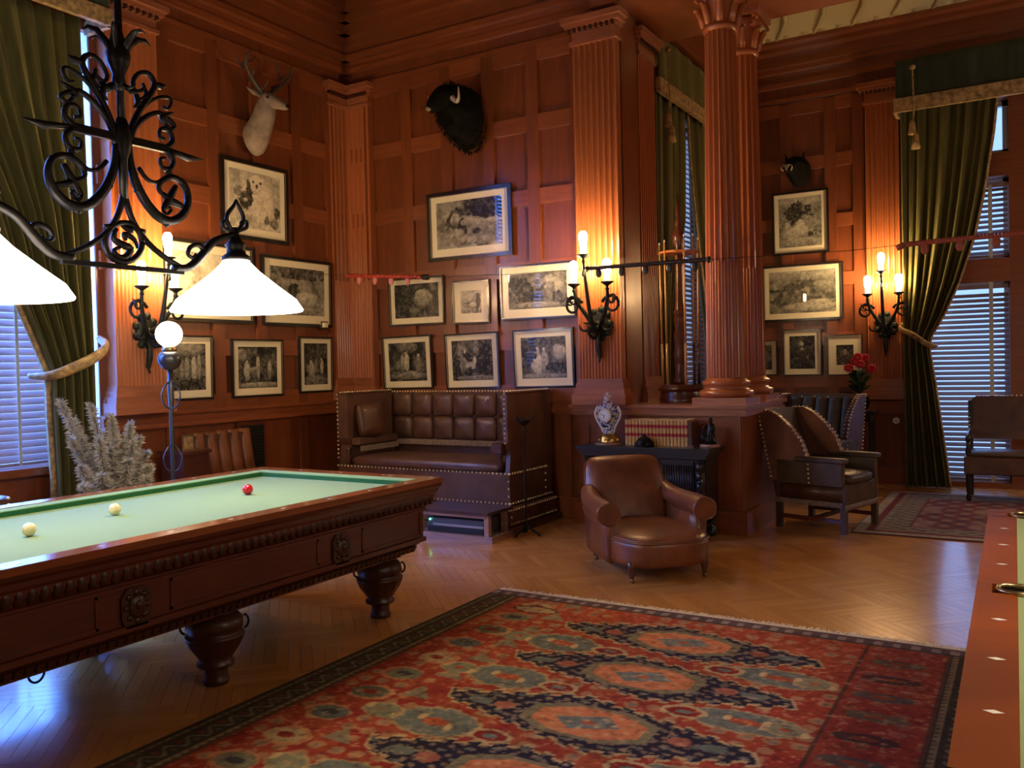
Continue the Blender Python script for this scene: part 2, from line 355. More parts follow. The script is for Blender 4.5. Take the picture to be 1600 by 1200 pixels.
# low partition wall carrying the columns
wlow = wallbox('wall_low', -3.68, -2.12, 7.32, 8.52, 0, 1.03)
MB().box(-3.72, -2.08, 7.28, 8.57, 0, .20).build('baseboard', 'wallh', wlow)
for z0, z1, d in ((1.02, 1.055, .05), (1.055, 1.085, .035), (1.085, 1.115, .07)):
    MB().box(-3.68-d, -2.12+d, 7.32-d, 8.55+d, z0, z1).build('cap_molding', 'cap', wlow)
for x0, x1 in ((-3.66, -3.56), (-2.24, -2.13)): MB().box(x0, x1, 7.305, 7.33, .20, 1.02).build('stile', 'wall', wlow)
MB().box(-3.56, -2.24, 7.307, 7.33, .92, 1.02).build('rail', 'wallh', wlow)
# wall behind the sofa end, small return
# ceilings, beams
MB_c = MB().box(-6.9, 3.5, -3.3, 7.4, 5.75, 5.9); cl = struct(MB_c.build('ceiling', 'dark'))
for k in range(6): MB().box(-6.6, 3.3, -2.2+k*1.7, -1.95+k*1.7, 5.55, 5.75).build('ceiling_beam', 'dark', cl)
for k in range(6): MB().box(-5.6+k*1.7, -5.35+k*1.7, -3, 7.3, 5.55, 5.75).build('ceiling_beam', 'dark', cl)
bw = struct(MB().box(-3.45, 3.3, 7.28, 8.5, 4.76, 5.9).build('trim_1', 'wallh'))   # boxed beam over the opening
for z0, z1, d in ((4.85, 4.95, .05), (5.1, 5.27, .12), (5.35, 5.6, .22)): MB().box(-3.45, 3.3, 7.28-d, 7.3, z0, z1).build('beam_molding', 'wallh', bw)
# cornices
def cornice(parent, pts, axis, a, b, base, sgn, mat='wallh'):
    for z0, z1, d in pts:
        m = MB()
        if axis == 'x': m.box(a, b, base-d if sgn < 0 else base, base if sgn < 0 else base+d, z0, z1, )
        else: m.box(base, base+d, a, b, z0, z1)
        m.build('cornice_molding', mat, parent)
CP = ((4.62, 4.68, .03), (4.80, 4.86, .05), (4.86, 4.93, .03), (4.93, 4.99, .10), (4.99, 5.20, .06), (5.20, 5.29, .16), (5.29, 5.36, .24), (5.36, 5.55, .30), (5.55, 5.75, .42))
tr3 = struct(MB().box(XL, XL+.005, -3, YB, 4.61, 4.62).build('trim_3', 'wallh')); tr4 = struct(MB().box(XL, XP, YB-.005, YB, 4.61, 4.62).build('trim_4', 'wallh'))
cornice(tr3, CP, 'y', -3, YB, XL, 1); cornice(tr4, CP, 'x', XL, XP, YB, -1)
CB = ((4.66, 4.71, .03), (4.84, 4.90, .06), (4.90, 5.0, .03), (5.0, 5.06, .12), (5.06, 5.2, .16), (5.2, 5.25, .30), (5.25, 5.29, .42))
tr5 = struct(MB().box(-3.4, 3.2, 10.995, 11, 4.65, 4.66).build('trim_5', 'wallh')); tr6 = struct(MB().box(-3.42, -3.415, 8.2, 11, 4.65, 4.66).build('trim_6', 'wallh'))
cornice(tr5, CB, 'x', -3.42, 3.2, 11.0, -1); cornice(tr6, CB, 'y', 8.2, 11.0, -3.42, 1)
# cream plaster ceiling of the bay with raised ribs
cb = struct(MB().box(-3.6, 3.3, 8.5, 11.3, 5.62, 5.75).build('ceiling_bay', 'plaster'))
MB().prism([(10.95, 5.28), (10.62, 5.28), (9.9, 5.62), (10.95, 5.62)], 'x', -3.4, 3.2).build('plaster_cove', 'plaster', cb)
for k in range(14):
    x = -3.0+k*.42
    cb_r = MB(); pts = [(x+.22*math.sin(t*PI*2.0), 10.60-2.0*t, min(5.30+.95*t*.5+.0, 5.60)) for t in [i/12 for i in range(13)]]
    cb_r.tube(pts, .028, 6).build('plaster_rib', 'plaster', cb, True)
    for q in range(3):
        MB().ell((x+.2, 10.30-q*.5, 5.60), (.10, .12, .035), 12, 6).build('plaster_boss', 'plaster', cb, True)
for k in range(22):
    m = MB(); x = -3.2+k*.2
    m.loft([[(x-.085, 10.56, 5.29), (x+.085, 10.56, 5.29), (x+.085, 10.62, 5.29), (x-.085, 10.62, 5.29)], [(x-.10, 10.48, 5.40), (x+.10, 10.48, 5.40), (x+.1, 10.56, 5.42), (x-.1, 10.56, 5.42)], [(x-.02, 10.34, 5.50), (x+.02, 10.34, 5.50), (x+.02, 10.4, 5.56), (x-.02, 10.4, 5.56)]])
    m.build('plaster_leaf', 'plaster', cb, True)
# wall panelling: proud stiles and rails, one piece each, with a bead round each sunk field
def panelling(parent, horiz, fixed, sgn, posts, zr, x0, x1, z0, z1, sw=.13, rh=.155, d=.034):
    def bx(a, b, c, e, dd=d, nm='stile', mt='wall'):
        m = MB()
        if horiz: m.box(a, b, fixed-dd, fixed, c, e)
        else: m.box(fixed, fixed+dd, a, b, c, e)
        return m.build(nm, mt, parent)
    for p in posts: bx(p-sw/2, p+sw/2, z0, z1)
    ed = [x0]+sorted(posts)+[x1]
    for z in zr:
        for i in range(len(ed)-1):
            a = ed[i]+(sw/2 if i > 0 else 0); b = ed[i+1]-(sw/2 if i < len(ed)-2 else 0)
            if b-a > .05: bx(a, b, z-rh/2, z+rh/2, d-.003, 'rail', 'wallh')
ZR = [4.56, 3.88, 3.155, 2.45, 1.73, 1.22]
panelling(wb, True, YB, -1, [-6.27, -5.75, -5.23, -4.71, -4.19, -3.70], ZR, XL, XP-.4, 1.15, 4.62)
panelling(wl, False, XL, 1, [5.06, 5.60, 6.14, 6.68, 7.18], ZR, 4.4, YB, 1.15, 4.62)
panelling(wy, True, 11.0, -1, [-3.1, -2.58, -2.06, -1.74], ZR, -3.4, -1.7, 1.0, 4.62)
# dado rail and wainscot
tr7 = struct(MB().box(XL, XL+.01, 4.38, YB, 1.0, 1.02).build('trim_7', 'wallh')); tr8 = struct(MB().box(XL, XP-.3, YB-.01, YB, 1.0, 1.02).build('trim_8', 'wallh')); tr9 = struct(MB().box(-3.42, -1.08, 10.99, 11, .82, .84).build('trim_9', 'wallh'))
for z0, z1, d in ((1.13, 1.16, .06), (1.06, 1.13, .035), (1.02, 1.06, .055)):
    MB().box(XL, XL+d, 4.38, YB, z0, z1).build('dado_rail', 'wallh', tr7); MB().box(XL, XP-.3, YB-d, YB, z0, z1).build('dado_rail', 'wallh', tr8)
    MB().box(-3.42, -1.08, 11-d, 11, z0-.18, z1-.18).build('dado_rail', 'wallh', tr9)
for y in (5.06, 5.9, 6.7, 7.4): MB().box(XL, XL+.018, y-.06, y+.06, .2, 1.02).build('stile', 'wall', wl)
for x in (-3.86,): MB().box(x-.10, x+.02, YB-.02, YB, .2, 1.02).build('stile', 'wall', wb)
bl = struct(MB().box(XL, XL+.04, -3, YB, 0, .2).build('baseboard_left', 'wallh')); bb = struct(MB().box(XL, -3.7, YB-.04, YB, 0, .2).build('baseboard_back', 'wallh'))
struct(MB().box(-3.4, -1.1, 10.96, 11, 0, .2).build('baseboard_bay', 'wallh'))
MB().box(XL, XL+.07, 1.5, 4.34, .74, .80).build('window_sill', 'wallh', tr7)
# fluted pilasters
def flutes(a0, a1, n, d, base):   # outline of a fluted face in (tangent, out)
    pts = [(a0, 0), (a0, base)]; w = (a1-a0)/(n+.4); g = w*.2
    for i in range(n):
        s = a0+g+i*w+w*.12; e = a0+g+(i+1)*w-w*.12-0
        pts.append((s, base))
        for k in range(1, 6): pts.append((s+(e-s)*k/6, base-d*math.sin(PI*k/6)))
        pts.append((e, base))
    return pts+[(a1, base), (a1, 0)]
def pilaster(name, label, o, t, n, w, z0, z1, zm, base=.12, nf=7, P=None):
    T = frameT((o[0], o[1], 0), t, n); P = P or thing(name, label, 'pilaster', (o[0]+n[0]*base/2, o[1]+n[1]*base/2, z0)); h = w/2
    MB(T).prism(flutes(-h, h, nf, .028, base), 'z', zm, z1).build('upper_shaft', 'column', P, world=True)
    MB(T).prism(flutes(-h, h, nf*2-1, .012, base), 'z', z0+.24, zm).build('lower_shaft', 'column', P, world=True)
    for a, b, d in ((z0, z0+.10, .055), (z0+.10, z0+.15, .040), (z0+.15, z0+.20, .025), (z0+.20, z0+.24, .012)):
        MB(T).box(-h-d, h+d, 0, base+d, a, b).build('base_block', 'cap', P, world=True)
    for a, b, d in ((z1, z1+.035, .022), (z1+.035, z1+.12, .004), (z1+.12, z1+.15, .03), (z1+.15, z1+.19, .055), (z1+.19, z1+.24, .085)):
        MB(T).box(-h-d, h+d, 0, base+d, a, b).build('capital_block', 'cap', P, world=True)
    m = MB(T)
    for k in range(9): m.box(-h-.03+k*(w+.06)/9, -h-.03+k*(w+.06)/9+.03, base, base+.045, z1+.12, z1+.15)
    m.build('egg_molding', 'tabledk', P, world=True, kind='stuff'); return P
X_, Y_, mX, mY = (1, 0), (0, 1), (-1, 0), (0, -1)
pilaster('fluted_pilaster', 'fluted mahogany pilaster between the hall pictures and the opening, carrying a triple candle sconce', (-3.415, 7.38), X_, mY, .43, 1.115, 4.44, 2.36, .12)
MB().box(-3.64, -3.2, 7.36, 7.76, 1.115, 4.76).build('trim_2', 'wall'); struct(bpy.data.objects['trim_2'])
pilaster('fluted_pilaster', 'shadowed fluted pilaster on the inner side of the opening behind the cue rack', (-3.30, 8.0), mY, X_, .40, 1.115, 4.44, 2.36, .10)
pilaster('fluted_pilaster', 'fluted pilaster beside the left curtain, carrying the leftmost triple candle sconce', (XL, 4.69), Y_, X_, .48, 1.16, 4.44, 2.36, .13)
pilaster('fluted_pilaster', 'fluted pilaster at far right between the portrait prints and the green curtain', (-1.47, 11.0), X_, mY, .36, 1.0, 4.44, 2.36, .12, 6)
CPIL = pilaster('corner_pilaster', 'fluted angle pilaster filling the far corner between left and back walls', (XL, 7.32), Y_, X_, .28, 1.16, 4.40, 2.48, .05, 4)
pilaster('corner_pilaster', '', (-6.42, YB), X_, mY, .30, 1.16, 4.40, 2.48, .05, 4, CPIL)
# columns
def column(label, x, y):
    P = thing('fluted_column', label, 'column', (x, y, 1.115))
    def rad(z): return .168-.036*((z-1.35)/3.05)**1.3 if z > 1.35 else .168
    nf = 18
    def fu(a, z): return 1-.17*(abs(math.sin(a*nf/2))**.8)
    def fl(a, z): return 1-.075*(abs(math.sin(a*nf))**.7)
    MB().lathe([(rad(z), z) for z in [2.36+i*(4.38-2.36)/8 for i in range(9)]], (x, y, 0), nf*10, True, fu).build('upper_shaft', 'column', P, world=True)
    MB().lathe([(rad(z), z) for z in [1.34+i*(2.36-1.34)/5 for i in range(6)]], (x, y, 0), nf*12, True, fl).build('lower_shaft', 'column', P, world=True)
    MB().box(x-.235, x+.235, y-.235, y+.235, 1.115, 1.175).build('plinth', 'cap', P, world=True)
    pr = [(.215, 1.175), (.232, 1.19), (.238, 1.21), (.232, 1.23), (.205, 1.24), (.19, 1.255), (.19, 1.27), (.205, 1.285), (.21, 1.30), (.205, 1.315), (.182, 1.325), (.172, 1.345)]
    MB().lathe(pr, (x, y, 0), 40).build('molded_base', 'column', P, True, world=True)
    MB().lathe([(.132, 4.36), (.148, 4.375), (.152, 4.39), (.146, 4.405), (.136, 4.41), (.14, 4.5), (.165, 4.62), (.20, 4.68)], (x, y, 0), 32).build('neck', 'column', P, True, world=True)
    for k in range(8):
        a = k*PI/4+.3; c, s_ = math.cos(a), math.sin(a); m = MB()
        pts = [(x+c*r, y+s_*r, z) for r, z in ((.138, 4.42), (.155, 4.50), (.185, 4.57), (.215, 4.59), (.22, 4.56))]
        m.tube(pts, [.03, .036, .032, .02, .006], 6).build('acanthus_leaf', 'column', P, True, world=True)
    for sx in (-1, 1):
        for sy in (-1, 1):
            m = MB(); pts = []
            for i in range(14):
                a = i*.5; r = .07*(1-i/17); pts.append((x+sx*(.15+r*math.cos(a)*.7), y+sy*(.15+r*math.cos(a)*.7), 4.64+r*math.sin(a)))
            m.tube(pts, .016, 6).build('volute', 'column', P, True, world=True)
    MB().box(x-.22, x+.22, y-.22, y+.22, 4.70, 4.76).build('abacus', 'cap', P, world=True)
column('front fluted column standing on the low wall corner', -2.315, 7.52)
column('rear fluted column half hidden behind the front one', -2.335, 8.27)
# ---------------------------------------------------------------- windows
def window(idx, horiz, fixed, a0, a1, z0, z1, nm, nz):
    W_ = MB(); m = MB()
    def bx(m, a, b, d0, d1, c, e):
        return m.box(a, b, fixed+d0, fixed+d1, c, e) if horiz else m.box(fixed+d0, fixed+d1, a, b, c, e)
    root = bx(m, a0, a0+.06, -.04, .04, z0, z1).build('window_%d' % idx, 'lace'); struct(root)
    bx(MB(), a1-.06, a1, -.04, .04, z0, z1).build('window_frame', 'lace', root); bx(MB(), a0, a1, -.04, .04, z1-.06, z1).build('window_frame', 'lace', root); bx(MB(), a0, a1, -.04, .04, z0, z0+.06).build('window_frame', 'lace', root)
    for i in range(1, nm): p = a0+(a1-a0)*i/nm; bx(MB(), p-.025, p+.025, -.03, .03, z0, z1).build('mullion', 'lace', root)
    for i in range(1, nz): p = z0+(z1-z0)*i/nz; bx(MB(), a0, a1, -.03, .03, p-.025, p+.025).build('mullion', 'lace', root)
    for i in range(nm):
        bx(MB(), a0+(a1-a0)*i/nm+.02, a0+(a1-a0)*(i+1)/nm-.02, -.004, .004, z0+.03, z1-.03).build('pane', 'glass', root)
    return root
window(1, False, XL-.22, 1.5, 4.38, .80, 4.32, 3, 2)
window(2, True, 11.22, -1.08, -.20, .06, 2.30, 1, 1); window(3, True, 11.22, -1.08, -.20, 2.56, 3.46, 1, 1); window(4, True, 11.22, -1.08, -.20, 3.72, 4.32, 1, 1)
window(5, False, -3.68, 9.0, 10.5, .7, 4.3, 2, 2)
def blind(label, horiz, fixed, a0, a1, z0, z1, pitch, tilt, sgn):
    c = (a0+a1)/2; loc = (c, fixed, z0) if horiz else (fixed, c, z0); P = thing('venetian_blind', label, 'window blind', loc, 0)
    w = (a1-a0)/2; proto = None; n = int((z1-z0-.06)/pitch)
    ca, sa = math.cos(tilt)*.029*sgn, math.sin(tilt)*.029
    for i in range(n):
        if proto is None:
            sec = [(-ca, sa), (-.3*ca, .3*sa+.002), (.5*ca, -.5*sa+.002), (ca, -sa)]; r = []
            for s_ in (-w, w):
                r.append([((s_, d, z) if horiz else (d, s_, z)) for d, z in sec]+[((s_, d, z-.0025) if horiz else (d, s_, z-.0025)) for d, z in sec[::-1]])
            proto = MB().loft(r).build('slat', 'slat', P); o = proto
        else: o = inst(proto, P)
        o.location = (0, 0, .05+i*pitch)
    def bx(a, b, d0, d1, z_0, z_1, nm, mt):
        m = MB(); (m.box(a, b, d0, d1, z_0, z_1) if horiz else m.box(d0, d1, a, b, z_0, z_1)); m.build(nm, mt, P)
    bx(-w, w, -.025, .025, 0, .022, 'bottom_rail', 'slat'); bx(-w, w, -.03, .03, z1-z0-.05, z1-z0, 'head_rail', 'slat')
    return P, bx, w
P, bx, w = blind('wide pale venetian blind over the left window behind the curtain', False, XL-.08, 1.55, 4.12, .815, 4.30, .055, .95, 1)
for f in (-.7, 0, .7): bx(f*w-.012, f*w+.012, .030, .033, 0, 3.4, 'ladder_tape', 'tape')
P, bx, w = blind('tall blue lit venetian blind behind the bench at right', True, 11.07, -1.06, -.215, .08, 2.28, .058, .75, -1)
bx(.235, .275, -.036, -.033, -.02, 2.22, 'ladder_tape', 'tape')
P, bx, w = blind('short upper venetian blind above the transom at right', True, 11.07, -1.06, -.215, 2.58, 3.40, .058, .75, -1)
bx(.235, .275, -.036, -.033, -.06, .80, 'ladder_tape', 'tape')
blind('venetian blind glimpsed between curtains behind the cue rack', False, -3.50, 9.05, 10.45, .72, 4.25, .058, .8, 1)
# ---------------------------------------------------------------- curtains
def curtain(label, horiz, fixed, out, edge_out, inner, ztop, zbot, nf, mat='velvet', group=None, trim=True, hd=.09, sharp=1):
    """edge_out: outer edge position; inner: list of (z, position) for the free edge"""
    zs = [p[0] for p in inner]; ps = [p[1] for p in inner]
    def ip(z): return float(np.interp(z, zs[::-1], ps[::-1]))
    def full(z): return abs(ip(z)-edge_out)
    w0 = max(abs(p-edge_out) for p in ps)
    def fn(u, v):
        z = ztop+(zbot-ztop)*v; e = ip(z); a = edge_out+(e-edge_out)*u
        sq = 1-full(z)/w0; ph = u*nf*2*PI+1.3*math.sin(u*7)
        d = (hd*(.45+.6*min(1, sq*1.3)))*(.55*math.sin(ph)+.25*math.sin(ph*.5+1)+.2*math.sin(ph*2.1+2*v))
        d = fixed+out*(hd+.02+d)
        return (a, d, z) if horiz else (d, a, z)
    zc = zbot; loc = (edge_out, fixed+out*.1, zbot) if horiz else (fixed+out*.1, edge_out, zbot)
    P = thing('curtain', label, 'curtain', loc, 0, group)
    vs, fs = grid(fn, nf*12, 46); MB().add(vs, fs).build('drape', mat, P, True, world=True, solid=.006)
    if trim:
        pts = [Vector(fn(1, j/46)) for j in range(47)]; m = MB()
        m.tube(pts, .028, 6, flat=.5); m.build('gold_braid', 'gold', P, True, world=True)
    return P, fn
P, fn = curtain('green velvet curtain at left with a gold tieback, beside the fluted pilaster', False, XL+.06, 1, 4.19, [(4.32, 2.7), (3.6, 3.0), (2.75, 3.42), (2.1, 3.60), (1.62, 3.80), (1.50, 3.84), (1.2, 3.84), (.7, 3.86), (.01, 3.84)], 4.32, .012, 11)
m = MB(); pts = smooth_path([(XL+.03, 4.36, 1.80), (XL+.22, 4.30, 1.73), (XL+.30, 4.15, 1.64), (XL+.30, 3.95, 1.55), (XL+.27, 3.80, 1.50), (XL+.10, 3.74, 1.50)], 5)
m.tube(pts, [.028+.028*math.sin(PI*i/(len(pts)-1)) for i in range(len(pts))], 8, flat=.6).build('tieback', 'gold', P, True, world=True)
MB().box(XL-.02, XL-.012, 4.13, 4.375, .82, 4.30).build('lining', 'sheer', P, world=True)
P = thing('curtain_valance', 'dark valance with a gold fringe above the left curtain', 'valance', (XL+.2, 3.0, 4.3))
def val(u, v):
    return (XL+.34+.012*math.sin(u*40), 1.4+(4.34-1.4)*u, 4.80-.42*v)
vs, fs = grid(val, 120, 6); MB().add(vs, fs).build('pelmet_cloth', 'velvetb', P, True, world=True, solid=.01)
MB().box(XL+.01, XL+.34, 4.33, 4.35, 4.38, 4.80).build('pelmet_return', 'velvetb', P, world=True)
MB().box(XL+.325, XL+.375, 1.4, 4.36, 4.27, 4.40).build('gold_fringe', 'gold', P, world=True); MB().box(XL+.02, XL+.36, 4.33, 4.37, 4.27, 4.40).build('gold_fringe', 'gold', P, world=True)
P, fn = curtain('long green velvet curtain at right, tied back beside the bench', True, 10.90, -1, -1.25, [(4.4, -.28), (3.9, -.33), (3.3, -.42), (2.8, -.52), (2.3, -.68), (1.95, -.83), (1.72, -.96), (1.6, -.99), (1.2, -.93), (.6, -.86), (.01, -.79)], 4.4, .012, 9)
pts = smooth_path([(-1.28, 10.9, 1.85), (-1.27, 10.70, 1.80), (-1.15, 10.67, 1.74), (-1.02, 10.67, 1.64), (-.95, 10.72, 1.60), (-.94, 10.85, 1.6)], 5)
MB().tube(pts, .04, 8, flat=.5).build('tieback', 'gold', P, True, world=True)
P = thing('curtain_valance', 'green valance with gold fringe across the top of the right window', 'valance', (-.3, 10.5, 4.3))
vs, fs = grid(lambda u, v: (-1.27+3.2*u, 10.60+.012*math.sin(u*50), 4.80-.45*v), 120, 6); MB().add(vs, fs).build('pelmet_cloth', 'velvetb', P, True, world=True, solid=.01)
MB().box(-1.28, -1.26, 10.60, 10.98, 4.35, 4.80).build('pelmet_return', 'velvetb', P, world=True)
MB().box(-1.30, 1.95, 10.565, 10.615, 4.22, 4.37).build('gold_fringe', 'gold', P, world=True); MB().box(-1.31, -1.27, 10.6, 10.9, 4.22, 4.37).build('gold_fringe', 'gold', P, world=True)
def tassel(label, x, y, z1, z0):
    P = thing('tassel', label, 'tassel', (x, y, z0))
    MB().tube([(x, y, z1), (x+.01, y, (z0+z1)/2), (x, y, z0+.3)], .009, 6).build('cord', 'gold', P, world=True)
    MB().ell((x, y, z1), (.035, .02, .03), 8, 6).build('rosette', 'gold', P, True, world=True)
    MB().lathe([(.012, .32), (.03, .29), (.034, .25), (.045, .17), (.042, .165)], (x-.01, y, z0), 12).build('tassel_skirt', 'gold', P, True, world=True)
    MB().lathe([(.012, .17), (.03, .15), (.034, .1), (.048, 0)], (x+.025, y-.01, z0), 12).build('tassel_skirt', 'gold', P, True, world=True)
tassel('gold cord and double tassel hanging down the right curtain', -1.10, 10.55, 4.68, 3.78)
P, fn = curtain('dark green curtain behind the cue rack, nearer the fluted pilaster', False, -3.42, 1, 8.42, [(4.3, 9.42), (3.7, 9.40), (3.1, 9.36), (2.6, 9.2), (1.7, 8.85), (1.3, 8.8), (.01, 8.8)], 4.3, .012, 5, trim=False)
P, fn = curtain('dark green curtain behind the cue rack, on the far side of its window', False, -3.42, 1, 10.75, [(4.3, 9.44), (3.7, 9.50), (3.1, 9.62), (2.6, 9.75), (1.7, 10.0), (.01, 9.9)], 4.3, .012, 6)
P = thing('curtain_valance', 'green valance with gold fringe seen between pilaster and column', 'valance', (-3.2, 9.6, 4.2))
vs, fs = grid(lambda u, v: (-3.19+.01*math.sin(u*40), 8.30+2.5*u, 4.80-.45*v), 60, 6); MB().add(vs, fs).build('pelmet_cloth', 'velvet', P, True, world=True, solid=.01)
MB().box(-3.215, -3.165, 8.28, 10.8, 4.22, 4.36).build('gold_fringe', 'gold', P, world=True)
tassel('dark tassel hanging by the valance behind the cue rack', -3.13, 8.42, 4.66, 3.72)
# ================================================================ RUGS
def rug_color(X, Y):   # X across -3.05..-.10, Y away; returns (n,3)
    n = X.shape[0]; C = np.zeros((n, 3)); ns = fbm(X*9, Y*9, 1); n2 = fbm(X*30, Y*30, 5, 3); n3 = fbm(X*48+3, Y*60, 8, 2)
    red = np.array([.29, .026, .016]); orr = np.array([.42, .085, .028]); navy = np.array([.022, .018, .035]); blue = np.array([.15, .155, .13]); grn = np.array([.19, .17, .10]); tan = np.array([.50, .33, .15]); brn = np.array([.06, .042, .028])
    wv = np.clip((ns-.35)*2.2, 0, 1)[:, None]; C[:] = red*(1-wv)+orr*.85*wv
    far = np.clip((Y-3.0)/1.8, 0, 1)[:, None]; C[:] = C*(1-.5*far)+.5*far*np.array([.43, .085, .028])
    def put(mask, col, a=1.0):
        C[mask] = C[mask]*(1-a)+np.array(col)*a
    def ell(cx, cy, rx, ry, col, a=1.0, rag=.15):
        d = ((X-cx)/rx)**2+((Y-cy)/ry)**2; put(d < 1+rag*(n2-.5)*4, col, a)
    # scattered small blossoms
    gx = np.floor(X/.105); gy = np.floor(Y/.095); hsh = np.modf(np.abs(np.sin(gx*12.9+gy*78.2)*43758.5))[0]
    lx = X/.105-gx-.5; ly = Y/.095-gy-.5; ox = (hsh-.5)*.5
    put((np.hypot(lx-ox, ly+ox) < .20+.18*hsh) & (hsh > .48), tan*.8, .5); put((np.hypot(lx-ox, ly+ox) < .13) & (hsh > .72), blue, .8)
    ys = [4.34, 3.78, 3.19, 2.62, 2.04, 1.46]
    for cy in ys:      # blue and green ovals between the lozenges
        for cx, c, r in ((-2.16, blue, (.19, .125)), (-1.02, blue, (.24, .10)), (-2.44, grn, (.085, .06)), (-.86, grn, (.07, .05))):
            yy = cy-.29; ell(cx, yy, r[0]+.02, r[1]+.015, tan*.7); ell(cx, yy, r[0], r[1], c*(.95 if c is blue else 1.1)); ell(cx, yy, r[0]*.35, r[1]*.3, orr*.9); ell(cx-.08, yy+.02, .018, .03, tan); ell(cx+.08, yy-.02, .018, .03, tan)
        for cx in (-1.88, -1.28): ell(cx, cy-.30, .10, .065, tan*.9); ell(cx, cy-.30, .075, .045, red*.8); ell(cx, cy-.30, .035, .02, blue)
        # dark hooked lozenge
        cx = -1.59; u = np.abs(X-cx+.45*(Y-cy))/.69; hw = .040+.205*np.clip(1-u**1.1, 0, 1); saw = .013*np.sign(np.sin(X*62))+.02*(n2-.5); v = np.abs(Y-cy)
        ins = (v < hw+saw+.018) & (u < 1.02); put(ins, tan*.85)
        ins = (v < hw+saw) & (u < 1.0); put(ins, navy)
        put(ins & (np.sin(X*70+Y*30)*np.sin(Y*85-X*20) > .45), [.24, .15, .10], .75); put(ins & (np.sin(X*33+1)*np.sin(Y*60) > .72), blue*.9, .8)
        for sx in (-1, 1): ell(cx+sx*.53, cy, .06, .035, blue*.9); ell(cx+sx*.40, cy, .05, .04, [.34, .10, .06])
        o = np.maximum(np.abs(X-cx-.0)/.285, 0)+0; oc = (np.abs(X-cx) < .29) & (v < .165) & (np.abs(X-cx)/.29+v/.165 < 1.48)
        put(oc, [.20, .16, .085]); oc2 = (np.abs(X-cx) < .245) & (v < .135) & (np.abs(X-cx)/.245+v/.135 < 1.42); put(oc2, [.56, .17, .060])
        dm = (np.abs(X-cx-.6*(Y-cy))/.15+v/.09) < 1; put(dm, blue*1.1); put(((X-cx)**2/.03**2+(Y-cy)**2/.02**2) < 1, orr); put(oc2 & (np.sin(X*50)*np.sin(Y*75) > .8), tan, .8)
    for i, cy in enumerate(np.arange(1.2, 4.7, .262)):   # left column of medallions
        c = [grn*.9, tan*.85, blue*.7, [.11, .10, .06]][i % 4]; ell(-2.63+.02*math.sin(i*3), cy, .115, .085, np.array([.5, .22, .09]), .7); ell(-2.63, cy, .095, .066, c); ell(-2.63, cy, .045, .026, red*.8 if i % 2 else [.05, .05, .05])
        put((np.abs(X+2.42+.3*(Y-cy-.10)) < .07*np.clip(1-(Y-cy-.06)/.12, 0, 1)) & (Y > cy+.05) & (Y < cy+.17), grn*1.1, .85)
    ell(-2.60, 4.53, .15, .07, brn); ell(-2.60, 4.53, .13, .055, tan*.75)
    put(X > -.735, np.array([.27, .036, .024])*1.0, .55); put(np.abs(X+.735) < .008, brn, .8)
    for i, cy in enumerate(np.arange(1.2, 4.6, .235)):
        put(((X+.57)/.13)**2+((Y-cy)/.05)**2 < 1+(n2-.5), [blue*.55, [.05, .03, .03], grn*.6][i % 3], .85); put(((X+.57)/.05)**2+((Y-cy)/.02)**2 < 1, orr*.7, .8)
    put((n3 > .66) & (n2 > .5), tan*.75, .45); put((n3 < .33) & (n2 < .5), [.10, .04, .03], .35)
    # borders
    def band(a, b, m, col, al=1): put((m >= a) & (m < b), col, al)
    for dist in (X+3.06, -.135-X):
        band(-.1, .235, dist, [.055, .042, .026]); band(.03, .05, dist, [.20, .15, .075]); band(.185, .205, dist, [.24, .17, .08]); band(.215, .235, dist, [.13, .05, .03])
        mid = (dist > .06) & (dist < .18); t = (Y*9) % 1; sc = np.abs(dist-.12-.030*np.sin(2*PI*t)) < .010; put(mid & sc, [.17, .135, .08]); put(mid & (np.abs(t-.25) < .10) & (np.abs(dist-.10) < .018), [.16, .035, .022], .8); put(mid & (np.abs(t-.75) < .10) & (np.abs(dist-.14) < .018), [.10, .085, .06], .9); put(((np.abs(dist-.04) < .012) | (np.abs(dist-.2) < .012)) & (np.sin(Y*150) > .1), [.09, .06, .035], .8)
    dist = 4.845-Y
    m = dist < .115; put(m, [.12, .07, .07]); put(m & (np.sin(X*70) > .2) & (dist > .03) & (dist < .09), [.33, .24, .19], .8); put(m & (np.abs(dist-.1) < .01), brn)
    C = C*.94+.06*C.mean(1)[:, None]; C *= 1.18*(.52+.56*n2+.40*n3)[:, None]*(.85+.3*fbm(X*3, Y*3, 9))[:, None]
    return C
def rug(name, label, x0, x1, y0, y1, res, fn, th=.011):
    P = thing(name, label, 'rug', ((x0+x1)/2, (y0+y1)/2, 0)); nu = int((x1-x0)/res); nv = int((y1-y0)/res)
    xs = np.linspace(x0, x1, nu+1); ys = np.linspace(y0, y1, nv+1); X, Y = np.meshgrid(xs, ys, indexing='ij'); Xf, Yf = X.ravel(), Y.ravel()
    C = fn(Xf, Yf); vs = [(float(a), float(b), th+.0015*float(c)) for a, b, c in zip(Xf, Yf, fbm(Xf*4, Yf*4, 3))]
    fs = [(i*(nv+1)+j, (i+1)*(nv+1)+j, (i+1)*(nv+1)+j+1, i*(nv+1)+j+1) for i in range(nu) for j in range(nv)]
    # skirt to the floor
    per = [(i, 0) for i in range(nu+1)]+[(nu, j) for j in range(1, nv+1)]+[(i, nv) for i in range(nu-1, -1, -1)]+[(0, j) for j in range(nv-1, 0, -1)]
    n0 = len(vs); idx = [i*(nv+1)+j for i, j in per]; vs += [(vs[k][0], vs[k][1], .0005) for k in idx]; C = np.vstack([C, C[idx]*.5]); m = len(idx)
    fs += [(idx[k], n0+k, n0+(k+1) % m, idx[(k+1) % m]) for k in range(m)]
    MB().add(vs, fs).build('pile', 'rug', P, world=True, colors=C); return P
